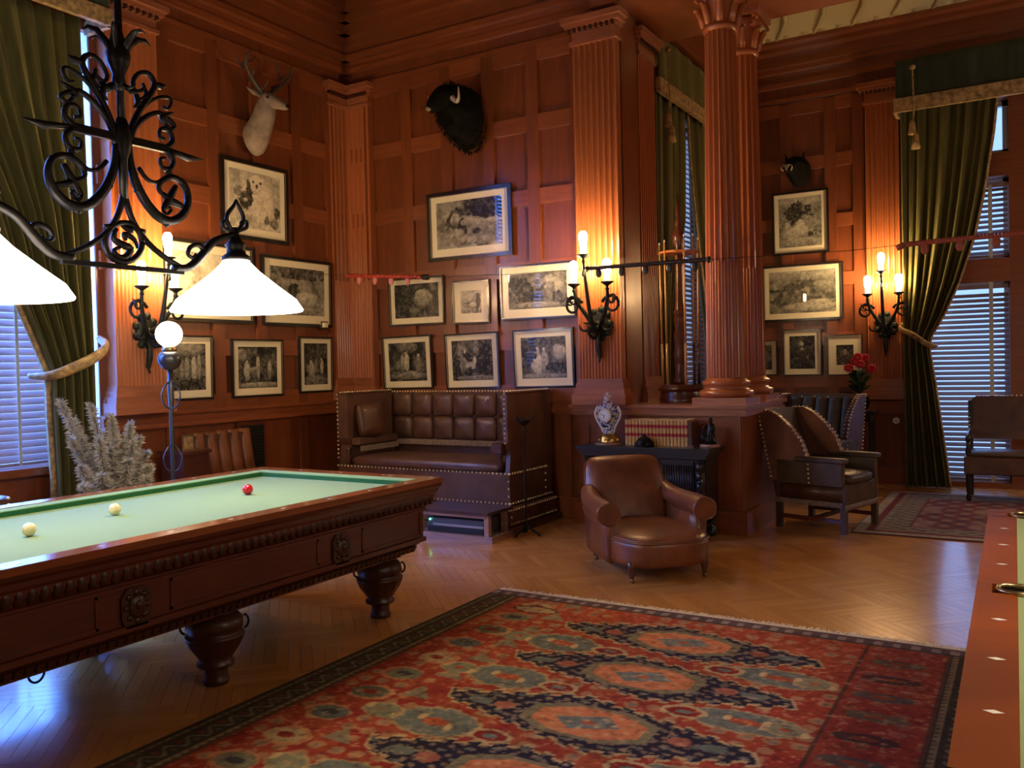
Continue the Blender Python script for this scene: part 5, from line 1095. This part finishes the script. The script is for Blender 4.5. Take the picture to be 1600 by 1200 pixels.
# chair edge with nails at the far left
P = thing('nail_trimmed_chair', 'edge of a dark nail trimmed chair at the far left behind the table', 'chair', (-5.95, 2.93, 0))
B(MB().box(-6.2, -5.72, 2.5, 3.10, .25, .45, .02), 'seat', 'leatherdk', True, angle=40); B(MB().box(-6.2, -5.72, 3.06, 3.14, .4, .72, .02), 'backrest', 'leatherdk', True, angle=40)
for x in (-6.17, -5.76):
    for y in (2.53, 3.07): B(MB().box(x-.02, x+.02, y-.02, y+.02, 0, .26), 'leg', 'dark')
m = MB(); nails(m, lin((-5.715, 3.11, .46), (-5.715, 3.11, .71), .04), .012); B(m, 'brass_nails', 'nail', True, kind='stuff')
# ================================================================ FRAMED ENGRAVINGS
def engraving(w, h, seed, base, blobs, sky=.0, contrast=1.0, warm=.0, nu=96):
    nv = int(nu*h/w); u, v = np.meshgrid(np.linspace(0, 1, nu+1), np.linspace(0, 1, nv+1), indexing='ij'); u = u.ravel(); v = v.ravel(); asp = h/w
    f = fbm(u*7+seed, v*7*asp+seed, seed % 50, 5); g = fbm(u*22+seed, v*22*asp, seed % 50+7, 4); hh_ = fbm(u*60+seed, v*60*asp, seed % 40+3, 2); I = base+(f-.5)*.55*contrast+(g-.5)*.42*contrast+(hh_-.5)*.22+sky*np.clip((v-.55)*2, 0, 1)
    for (cx, cy, rx, ry, val, *sf) in blobs:
        an = sf[0] if sf else 0; dx = u-cx; dy = (v-cy); X = dx*math.cos(an)+dy*math.sin(an); Y = -dx*math.sin(an)+dy*math.cos(an)
        d = (X/rx)**2+(Y/ry)**2+(f-.5)*1.7+(g-.5)*1.5; a = np.clip((1.15-d)*2.6, 0, 1)*.95; I = I*(1-a)+a*(val+(g-.5)*.55+(hh_-.5)*.25+.12*(Y/ry)*(val > .3))
    I = np.clip(I, .015, .95)**1.5; C = np.stack([I*(.92+warm), I*.86, I*(.70-warm)], 1)
    return nu, nv, C
def picture(label, T, cu, cz, w, h, seed, base, blobs, tilt=0, fw=.032, mw_=.075, lean=.018, frame='frame', fillet=True, group=None, inner=None, **kw):
    """T(a,b,c): local frame a along wall, b out, c up"""
    P = thing('framed_print', label, 'picture', tuple(T @ Vector((cu, .03, cz-h/2))), 0, group)
    R_ = T @ Matrix.Translation((cu, .006, cz)) @ Matrix.Rotation(tilt, 4, 'Y') @ Matrix.Rotation(-lean, 4, 'X')
    a, b = w/2, h/2
    def pc(m, nm, mt, sm=False, par=None, **k): return m.build(nm, mt, par or P, sm, world=True, **k)
    for (x0, x1, z0, z1) in ((-a, a, b-fw, b), (-a, a, -b, -b+fw), (-a, -a+fw, -b+fw, b-fw), (a-fw, a, -b+fw, b-fw)):
        m = MB(R_); m.box(x0, x1, .0, .030, z0, z1); pc(m, 'frame_side', frame)
    if fillet:
        m = MB(R_); q = fw
        for (x0, x1, z0, z1) in ((-a+q-.005, a-q+.005, b-q, b-q+.005), (-a+q-.005, a-q+.005, -b+q-.005, -b+q), (-a+q-.005, -a+q, -b+q, b-q), (a-q, a-q+.005, -b+q, b-q)): m.box(x0, x1, .012, .033, z0, z1)
        pc(m, 'gilt_fillet', 'fillet')
    pc(MB(R_).box(-a+fw*.9, a-fw*.9, .004, .016, -b+fw*.9, b-fw*.9), 'mount', 'mat')
    iw, ih = a-fw-mw_, b-fw-mw_
    if inner: iw, ih = iw*inner[0], ih*inner[1]
    nu, nv, C = engraving(iw*2, ih*2, seed, base, blobs, **kw); zo = .012
    vs = [(-iw+2*iw*i/nu, .0175, -ih+2*ih*j/nv+(mw_*.12 if not inner else 0)) for i in range(nu+1) for j in range(nv+1)]
    fs = [(i*(nv+1)+j, (i+1)*(nv+1)+j, (i+1)*(nv+1)+j+1, i*(nv+1)+j+1) for i in range(nu) for j in range(nv)]
    pc(MB(R_).add(vs, fs), 'print', 'print', colors=C); return P, R_
TB = frameT((0, YB-.022, 0), X_, mY); TL_ = frameT((XL+.022, 0, 0), Y_, X_); TS = frameT((0, 10.978, 0), X_, mY)
G = 'framed engravings on the panelled walls'
picture('large framed print of a maned lion lying down, above the two rows over the settle', TB, -4.96, 2.965, 1.04, .715, 11, .42, [(.75, .85, .30, .28, .08), (.30, .62, .13, .24, .14), (.29, .60, .075, .15, .62), (.29, .50, .04, .04, .25), (.52, .50, .26, .13, .52, -.25), (.40, .42, .07, .17, .12), (.43, .52, .05, .06, .6), (.68, .40, .2, .09, .42, -.5), (.85, .52, .10, .05, .60), (.24, .25, .12, .05, .5), (.5, .12, .5, .10, .45), (.36, .30, .06, .10, .55), (.62, .32, .08, .05, .1)], tilt=.004, fw=.045, mw_=.07, group=G, lean=.02)
picture('framed print of dark woodland, first of the upper row over the settle', TB, -5.66, 2.209, .74, .515, 22, .12, [(.65, .55, .20, .25, .42), (.6, .7, .1, .12, .55), (.2, .3, .2, .2, .05), (.7, .2, .3, .1, .16), (.15, .75, .2, .25, .04), (.45, .2, .12, .08, .35)], fw=.022, mw_=.055, group=G, tilt=.0)
picture('smallest framed print of the upper row, pale with a dark animal group', TB, -4.955, 2.163, .46, .45, 33, .60, [(.5, .40, .40, .20, .35), (.35, .45, .16, .08, .12), (.62, .38, .22, .10, .80), (.5, .12, .5, .1, .42), (.85, .5, .10, .45, .10)], fw=.020, mw_=.055, group=G, inner=(.82, .78), tilt=.01)
picture('wide framed landscape print of trees, right of the upper row behind the sconce', TB, -4.17, 2.221, .85, .54, 44, .25, [(.75, .6, .2, .3, .5), (.45, .7, .2, .2, .34), (.2, .6, .2, .35, .12), (.5, .1, .5, .08, .50), (.35, .3, .2, .1, .08), (.85, .3, .1, .2, .2)], fw=.020, mw_=.075, group=G)
picture('square framed print of standing men in a dark hall, lower row left', TB, -5.80, 1.555, .67, .58, 55, .12, [(.5, .15, .5, .10, .42), (.38, .48, .07, .24, .50), (.48, .50, .06, .26, .70), (.46, .75, .05, .06, .7), (.78, .42, .08, .22, .40), (.80, .66, .03, .04, .7), (.25, .4, .07, .15, .35), (.2, .25, .15, .1, .2), (.9, .4, .06, .2, .25), (.5, .88, .25, .15, .34)], tilt=-.012, fw=.022, mw_=.06, group=G, lean=.03)
picture('square framed print of a gesturing figure indoors, middle of the lower row', TB, -4.958, 1.553, .665, .58, 66, .14, [(.25, .55, .16, .38, .46), (.38, .6, .06, .2, .05, .6), (.32, .72, .03, .05, .8), (.46, .36, .12, .10, .62), (.56, .50, .05, .10, .75), (.42, .18, .12, .14, .08), (.8, .5, .18, .5, .05), (.12, .3, .1, .4, .06), (.6, .06, .5, .07, .42), (.60, .8, .08, .2, .4)], tilt=-.014, fw=.022, mw_=.06, group=G, lean=.03)
picture('square framed print of a pale pair in gowns, beside the middle pilaster', TB, -4.115, 1.56, .68, .585, 77, .26, [(.85, .62, .16, .18, .75), (.36, .34, .13, .27, .85), (.36, .66, .05, .12, .8), (.52, .40, .08, .28, .60), (.51, .70, .035, .05, .85), (.15, .7, .2, .3, .14), (.75, .25, .2, .15, .12), (.5, .06, .5, .06, .55), (.45, .9, .35, .12, .2)], tilt=-.012, fw=.024, mw_=.065, group=G, lean=.03)
picture('framed print of a pale shaggy dog beside a dark one, under the stag head', TL_, 6.085, 3.174, .87, .775, 88, .72, [(.60, .50, .22, .38, .92), (.52, .78, .16, .16, .92), (.53, .76, .03, .04, .08), (.46, .83, .025, .02, .2), (.60, .83, .025, .02, .2), (.30, .52, .13, .20, .16), (.36, .72, .04, .16, .18), (.30, .50, .04, .03, .75), (.93, .33, .06, .10, .22), (.72, .18, .05, .08, .3), (.88, .12, .09, .09, .35), (.16, .62, .06, .12, .45), (.3, .2, .10, .12, .62)], fw=.045, mw_=.065, group=G, warm=.05)
picture('large framed print of a pale landscape hidden behind the glass lamp shade', TL_, 5.50, 2.338, 1.05, .745, 99, .70, [(.5, .2, .5, .15, .5), (.65, .4, .15, .12, .4), (.3, .5, .1, .1, .5)], fw=.035, mw_=.08, group=G, warm=.05)
picture('large framed print of cattle under a dark sky, right of the lamp shade', TL_, 6.63, 2.311, 1.0, .71, 110, .45, [(.5, .92, .6, .12, .25), (.55, .80, .4, .05, .18), (.45, .52, .10, .15, .12), (.40, .58, .05, .08, .1), (.66, .36, .19, .16, .72, -.3), (.85, .22, .12, .05, .5), (.28, .34, .14, .10, .30), (.5, .08, .5, .10, .50), (.36, .30, .1, .06, .75)], fw=.035, mw_=.075, group=G)
picture('framed print of standing figures behind the glowing globe of the floor lamp', TL_, 5.231, 1.545, .54, .59, 121, .22, [(.65, .45, .08, .26, .62), (.80, .5, .06, .25, .5), (.45, .45, .07, .24, .48), (.3, .4, .06, .2, .4), (.5, .9, .4, .15, .45), (.5, .12, .5, .12, .12)], fw=.022, mw_=.06, group=G)
picture('framed print of four dancing figures, middle of the low row on the left wall', TL_, 6.055, 1.53, .665, .57, 132, .13, [(.22, .42, .08, .22, .62), (.22, .62, .03, .05, .7), (.50, .50, .05, .28, .60), (.80, .45, .06, .25, .52), (.36, .45, .14, .05, .5, .3), (.1, .8, .12, .15, .45), (.5, .07, .5, .07, .5), (.9, .7, .06, .15, .3)], fw=.022, mw_=.06, group=G)
picture('narrow framed print of a crowd, nearest the corner on the left wall', TL_, 6.865, 1.555, .505, .595, 143, .12, [(.3, .36, .14, .20, .58), (.28, .55, .05, .05, .75), (.5, .45, .05, .2, .4), (.75, .42, .07, .20, .62), (.72, .6, .04, .05, .5), (.5, .1, .5, .12, .35), (.15, .4, .05, .1, .5)], fw=.022, mw_=.055, group=G)
picture('upper framed print of animals on a rocky slope, in the bay under the boar head', TS, -2.417, 3.164, .675, .77, 154, .40, [(.5, .92, .5, .12, .68), (.45, .68, .35, .20, .14), (.55, .38, .17, .16, .76), (.70, .52, .08, .10, .55), (.30, .28, .22, .12, .68), (.2, .42, .06, .1, .7), (.80, .4, .12, .3, .42, .8), (.75, .25, .08, .06, .15), (.5, .1, .5, .08, .55)], fw=.030, mw_=.055, group=G)
picture('wide framed print of a large grazing beast, second row in the bay', TS, -2.407, 2.31, .965, .69, 165, .40, [(.5, .92, .6, .15, .62), (.38, .66, .16, .18, .38), (.30, .60, .08, .12, .22), (.55, .68, .14, .10, .25), (.5, .35, .5, .18, .30), (.6, .15, .35, .10, .60), (.15, .3, .2, .1, .25), (.75, .25, .15, .06, .65), (.1, .55, .15, .04, .15)], fw=.028, mw_=.06, group=G)
picture('framed portrait print of a dark seated person, centre of the low row in the bay', TS, -2.416, 1.574, .455, .57, 176, .10, [(.45, .75, .10, .10, .62), (.45, .45, .25, .25, .10), (.50, .60, .07, .05, .45), (.7, .35, .05, .06, .35)], fw=.016, mw_=.04, group=G, inner=(.88, .88))
picture('framed portrait print with a wide pale mount behind the red flowers', TS, -1.92, 1.53, .40, .49, 187, .12, [(.5, .62, .14, .16, .45), (.5, .25, .3, .2, .16)], fw=.014, mw_=.05, group=G, inner=(.72, .66))
picture('small framed print half hidden behind the rear column', TS, -2.93, 1.516, .42, .44, 198, .20, [(.5, .5, .35, .42, .35), (.55, .6, .15, .2, .6)], fw=.016, mw_=.05, group=G)
# ================================================================ HUNTING TROPHIES
def fuzz(m, amt, seed=0):
    V = np.array(m.v); q = np.random.RandomState(seed).randn(*V.shape)*amt; m.v = [tuple(a) for a in (V+q)]; return m
def ringv(c, d, ru, rv, n=16, up=(0, 0, 1)):
    c = Vector(c); d = Vector(d).normalized(); u = d.cross(Vector(up)).normalized(); v = u.cross(d).normalized()
    return [tuple(c+u*ru*math.cos(2*PI*j/n)+v*rv*math.sin(2*PI*j/n)) for j in range(n)]
P = thing('stag_head', 'mounted pale stag head with dark antlers high on the left wall', 'trophy head', (XL+.03, 6.06, 3.65))
def B(m, nm, mt, sm=True, **k): return m.build(nm, mt, P, sm, world=True, **k)
neck = [((-6.595, 6.06, 3.79), .125, .18), ((-6.53, 6.06, 3.77), .13, .18), ((-6.46, 6.06, 3.86), .115, .155), ((-6.40, 6.06, 3.97), .10, .135), ((-6.355, 6.06, 4.07), .095, .12), ((-6.33, 6.06, 4.15), .075, .085), ((-6.32, 6.06, 4.19), .03, .04)]
rg = []
for i, (c, a, b) in enumerate(neck):
    rg.append(ringv(c, (1, 0, .10+.22*i), a, b, 20))
B(MB().loft(rg), 'neck', 'deer', sub=1)
hd = [((-6.42, 6.06, 4.14), .07, .085), ((-6.35, 6.06, 4.135), .078, .088), ((-6.27, 6.06, 4.105), .064, .070), ((-6.19, 6.06, 4.065), .046, .050), ((-6.12, 6.06, 4.03), .036, .040), ((-6.085, 6.06, 4.015), .028, .03), ((-6.075, 6.06, 4.01), .01, .01)]
B(MB().loft([ringv(c, (1, 0, -.42), a, b, 18) for c, a, b in hd]), 'head', 'deer', sub=1)
B(MB().ell((-6.078, 6.06, 4.022), (.020, .024, .018), 10, 8), 'nose', 'fur')
for s in (-1, 1):
    sd = Vector((0, 1, 0))*s; c = Vector((-6.37, 6.06, 4.19)); e = Vector((-6.275, 6.06, 4.13))+sd*.062
    B(MB().ell(tuple(e), (.014, .014, .012), 10, 8), 'eye', 'black')
    B(MB().tube([tuple(c+sd*.05+Vector((0, 0, -.03))), tuple(c+sd*.12+Vector((-.03, 0, .0))), tuple(c+sd*.19+Vector((-.05, 0, .03)))], [.018, .032, .005], 8, flat=.45), 'ear', 'deer')
    base = c+sd*.03
    def A(pts, r): return smooth_path([tuple(base+sd*a*.95+Vector((f*.9, 0, z*.78))) for a, f, z in pts], 3)
    q = A([(0, 0, 0), (.10, .0, .10), (.20, .02, .20), (.27, .06, .32), (.25, .12, .42)], 0); par = B(MB().tube(q, [.024-.016*i/(len(q)-1) for i in range(len(q))], 8), 'antler', 'antler')
    for pts in ([(.03, -.02, .04), (.05, .10, .06), (.06, .16, .13)], [(.12, -.07, .14), (.16, .04, .18), (.17, .08, .24)], [(.20, -.06, .26), (.28, -.04, .32), (.31, -.02, .38)], [(.22, -.04, .31), (.14, .0, .36), (.10, .02, .43)]):
        q = A(pts, 0); MB().tube(q, [.015-.012*i/(len(q)-1) for i in range(len(q))], 6).build('tine', 'antler', par, True, world=True)
P = thing('buffalo_head', 'mounted black shaggy buffalo head with pale horns high on the back wall', 'trophy head', (-5.04, YB-.03, 4.0))
body = [((-4.95, 7.47, 3.96), .19, .34), ((-4.95, 7.40, 3.96), .205, .36), ((-4.98, 7.28, 3.99), .21, .35), ((-5.02, 7.17, 4.05), .20, .30), ((-5.04, 7.08, 4.10), .17, .24), ((-5.05, 7.02, 4.10), .12, .16)]
B(fuzz(MB().loft([ringv(c, (-.1, -1, .05), a, b, 26) for c, a, b in body]), .010, 2), 'shaggy_neck', 'fur', sub=1)
hd = [((-5.03, 7.14, 4.22), .14, .14), ((-5.05, 7.07, 4.19), .14, .14), ((-5.08, 6.98, 4.12), .115, .115), ((-5.11, 6.91, 4.05), .085, .085), ((-5.12, 6.87, 4.00), .065, .065), ((-5.13, 6.86, 3.985), .03, .03)]
B(fuzz(MB().loft([ringv(c, (-.25, -.7, -.7), a, b, 18) for c, a, b in hd]), .005, 3), 'head', 'fur', sub=1)
B(MB().ell((-5.13, 6.875, 4.01), (.050, .04, .032), 12, 8), 'muzzle', 'muzzle')
for s in (-1, 1):
    B(MB().ell((-5.20+s*.02, 6.84, 4.02), (.010, .010, .008), 8, 6), 'nostril', 'black')
    sd = Vector((.98, -.18, 0))*s; c = Vector((-5.03, 7.05, 4.14))
    q = smooth_path([tuple(c+sd*.10), tuple(c+sd*.17+Vector((0, 0, -.06))), tuple(c+sd*.23+Vector((-.01, -.02, -.02))), tuple(c+sd*.245+Vector((-.02, -.03, .09)))], 4)
    B(MB().tube(q, [.034-.030*i/(len(q)-1) for i in range(len(q))], 10), 'horn', 'horn')
    B(MB().tube([tuple(c+sd*.12+Vector((0, .05, -.06))), tuple(c+sd*.17+Vector((.02, .08, -.12))), tuple(c+sd*.20+Vector((.02, .08, -.18)))], [.03, .04, .01], 8, flat=.4), 'ear', 'fur')
m = MB(); rr = random.Random(5)
for k in range(1100):
    a = rr.random()*2*PI; t = rr.random(); i = t*4.99; j = int(i); f = i-j; c0_, a0_, b0_ = body[j]; c1_, a1_, b1_ = body[j+1]
    c = Vector(c0_).lerp(Vector(c1_), f); ra = a0_+(a1_-a0_)*f; rb = b0_+(b1_-b0_)*f; p = c+Vector((math.cos(a)*ra, 0, math.sin(a)*rb)); o_ = Vector((math.cos(a), -.2, math.sin(a)-.5))*rr.uniform(.02, .045)
    m.add([tuple(p+Vector((.006, 0, 0))), tuple(p-Vector((.006, .004, 0))), tuple(p+o_)], [(0, 1, 2)])
B(m, 'shaggy_fur', 'fur', False, kind='stuff')
P.scale = (.88, .88, .86); P.location.x += .09; P.location.y -= .025; P.location.z += .02
P = thing('boar_head', 'small mounted dark boar head with pale snout above the prints in the bay', 'trophy head', (-2.42, 10.97, 3.75))
body = [((-2.40, 10.97, 3.76), .14, .19), ((-2.40, 10.88, 3.76), .14, .185), ((-2.42, 10.76, 3.79), .12, .15), ((-2.44, 10.66, 3.80), .095, .11), ((-2.45, 10.56, 3.77), .06, .07), ((-2.455, 10.47, 3.74), .045, .05), ((-2.455, 10.45, 3.74), .02, .02)]
B(fuzz(MB().loft([ringv(c, (-.1, -1, 0), a, b, 18) for c, a, b in body]), .004, 4), 'head', 'fur', sub=1)
B(MB().lathe([(.03, 0), (.05, .012), (.045, .03)], (0, 0, 0), 12) if False else MB().loft([[(-2.50, 10.52, 3.79), (-2.41, 10.52, 3.79), (-2.455, 10.50, 3.70)], [(-2.495, 10.43, 3.78), (-2.415, 10.43, 3.78), (-2.455, 10.43, 3.71)]]), 'snout', 'muzzle', False)
for s in (-1, 1): B(MB().loft([[(-2.42+s*.05, 10.74, 3.87), (-2.42+s*.11, 10.76, 3.85), (-2.42+s*.08, 10.80, 3.85)], [(-2.42+s*.11, 10.72, 3.97), (-2.42+s*.115, 10.725, 3.965), (-2.42+s*.11, 10.73, 3.965)]]), 'ear', 'fur', False); B(MB().tube([(-2.455+s*.045, 10.50, 3.72), (-2.455+s*.065, 10.46, 3.74), (-2.455+s*.06, 10.46, 3.78)], [.008, .007, .002], 6), 'tusk', 'horn')
# ================================================================ SCORING WIRES WITH BEADS
YW = 6.9
def wz(x):
    return float(np.interp(x, [-6.6, -6.07, -5.1, -4.2, -3.3, -2.3, -1.2, -.6, 0, 3.2], [2.53, 2.47, 2.385, 2.345, 2.335, 2.325, 2.30, 2.315, 2.325, 2.5]))
P = thing('scoring_wire', 'thin wire with three strings of scoring beads stretched across the hall', 'scoring wire', (-3.0, YW, 2.3))
B(MB().tube([(x, YW, wz(x)) for x in np.linspace(-6.60, 3.2, 80)], .0022, 4), 'wire', 'iron')
def beads(x0, x1, n, mt, r, big=0, bmt=None, seed=0):
    st = (x1-x0)/n; L_ = st*.46; protos = {}
    for i in range(n):
        x = x0+st*(i+.5); k = big and (i % big == big//2)
        key = 'b'
        if key not in protos:
            protos[key] = MB().prism([(r*math.cos(a)*s_, r*math.sin(a)*s_) for a, s_ in [(j*PI/5, 1) for j in range(10)]], 'x', -L_, L_).build('bead', mt, P, True, angle=40); o = protos[key]
        else: o = inst(protos[key], P)
        o.location = (x-P.location.x, 0, wz(x)-P.location.z)
        if k:
            if 'm' not in protos:
                protos['m'] = MB().loft([[(.028*math.cos(a)*q, yy, -.045+.042*math.sin(a)*q) for a in [j*PI/7 for j in range(14)]] for yy, q in ((-.010, .8), (-.006, 1), (.006, 1), (.010, .8))]).build('counting_marker', bmt or mt, P, True); o = protos['m']
            else: o = inst(protos['m'], P)
            o.location = (x-P.location.x, 0, wz(x)-P.location.z)
beads(-6.10, -5.16, 18, 'beadr', .020, 4, 'beadp'); B(MB().tube([(-5.15, YW, wz(-5.15)), (-5.08, YW, wz(-5.1))], .028, 8), 'end_stop', 'beadd'); B(MB().tube([(-6.14, YW, wz(-6.14)), (-6.10, YW, wz(-6.10))], .024, 8), 'end_stop', 'beadr')
beads(-3.36, -2.27, 50, 'beadd', .019, 10); B(MB().ell((-2.25, YW, wz(-2.25)), (.02, .028, .028), 10, 8), 'end_stop', 'beadd')
beads(-.78, .35, 50, 'beado', .019, 10); B(MB().tube([(-.84, YW, wz(-.84)-.02), (-.79, YW, wz(-.79))], .022, 8), 'end_stop', 'beado')
# ================================================================ CUE RACK
rx, ry, rz = -2.82, 7.76, 1.115
P = thing('cue_rack', 'round carousel cue stand of dark turned wood on the low wall between pilaster and column', 'cue rack', (rx, ry, rz))
B(MB().lathe([(.20, 0), (.205, .03), (.195, .05), (.19, .10), (.205, .115), (.215, .13), (.205, .145), (.20, .165), (.185, .17)], (rx, ry, rz), 40), 'base', 'dark', angle=40)
B(MB().lathe([(.06, .17), (.07, .20), (.05, .24), (.055, .40), (.062, .44), (.05, .50), (.058, .64), (.045, .68), (.052, .78), (.05, .82), (.06, .84), (.045, .87), (.038, 1.0), (.034, 1.25), (.045, 1.40), (.03, 1.44), (.055, 1.50), (.06, 1.55), (.05, 1.59), (.025, 1.63), (.035, 1.66), (.018, 1.72), (.022, 1.76), (.005, 1.95)], (rx, ry, rz), 24), 'turned_post', 'dark')
B(MB().lathe([(.06, 1.385), (.19, 1.385), (.195, 1.395), (.19, 1.405), (.06, 1.405)], (rx, ry, rz), 40), 'top_ring', 'column', angle=40)
for k in range(12):
    a = k*2*PI/12+.1
    MB().tube([(rx+.19*math.cos(a), ry+.19*math.sin(a), rz+1.395), (rx+.205*math.cos(a+.12), ry+.205*math.sin(a+.12), rz+1.395)], .006, 5).build('clip', 'brass', P, True, world=True)
where = {0: 'cue at the right side of the carousel stand', 1: 'cue at the far right rear of the carousel stand', 3: 'cue at the rear of the carousel stand', 5: 'cue rear left on the carousel stand', 6: 'leftmost cue on the carousel stand', 7: 'second cue from the left on the carousel stand', 8: 'pale cue just left of the turned post', 10: 'pale cue just right of the turned post', 11: 'darker cue right of centre on the carousel stand'}
for k, lb in where.items():
    a = k*2*PI/12+.1; x, y = rx+.172*math.cos(a), ry+.172*math.sin(a); hh = 1.50+.03*math.sin(k*7)
    C_ = thing('billiard_cue', lb, 'cue', (x, y, rz+.17), 0, 'cues in the carousel stand'); x2, y2 = rx+.182*math.cos(a), ry+.182*math.sin(a)
    MB().tube([(x, y, rz+.17), (x+(x2-x)*.25, y+(y2-y)*.25, rz+.55)], [.0135, .0115], 8).build('butt', 'cue' if k in (6, 7, 8, 10) else 'cuebutt', C_, True, world=True)
    MB().tube([(x+(x2-x)*.25, y+(y2-y)*.25, rz+.55), (x2, y2, rz+hh)], [.0115, .0075], 8).build('shaft', 'cue', C_, True, world=True)
    MB().tube([(x2, y2, rz+hh), (x2, y2, rz+hh+.02)], [.0075, .006], 8).build('tip', 'white', C_, True, world=True)
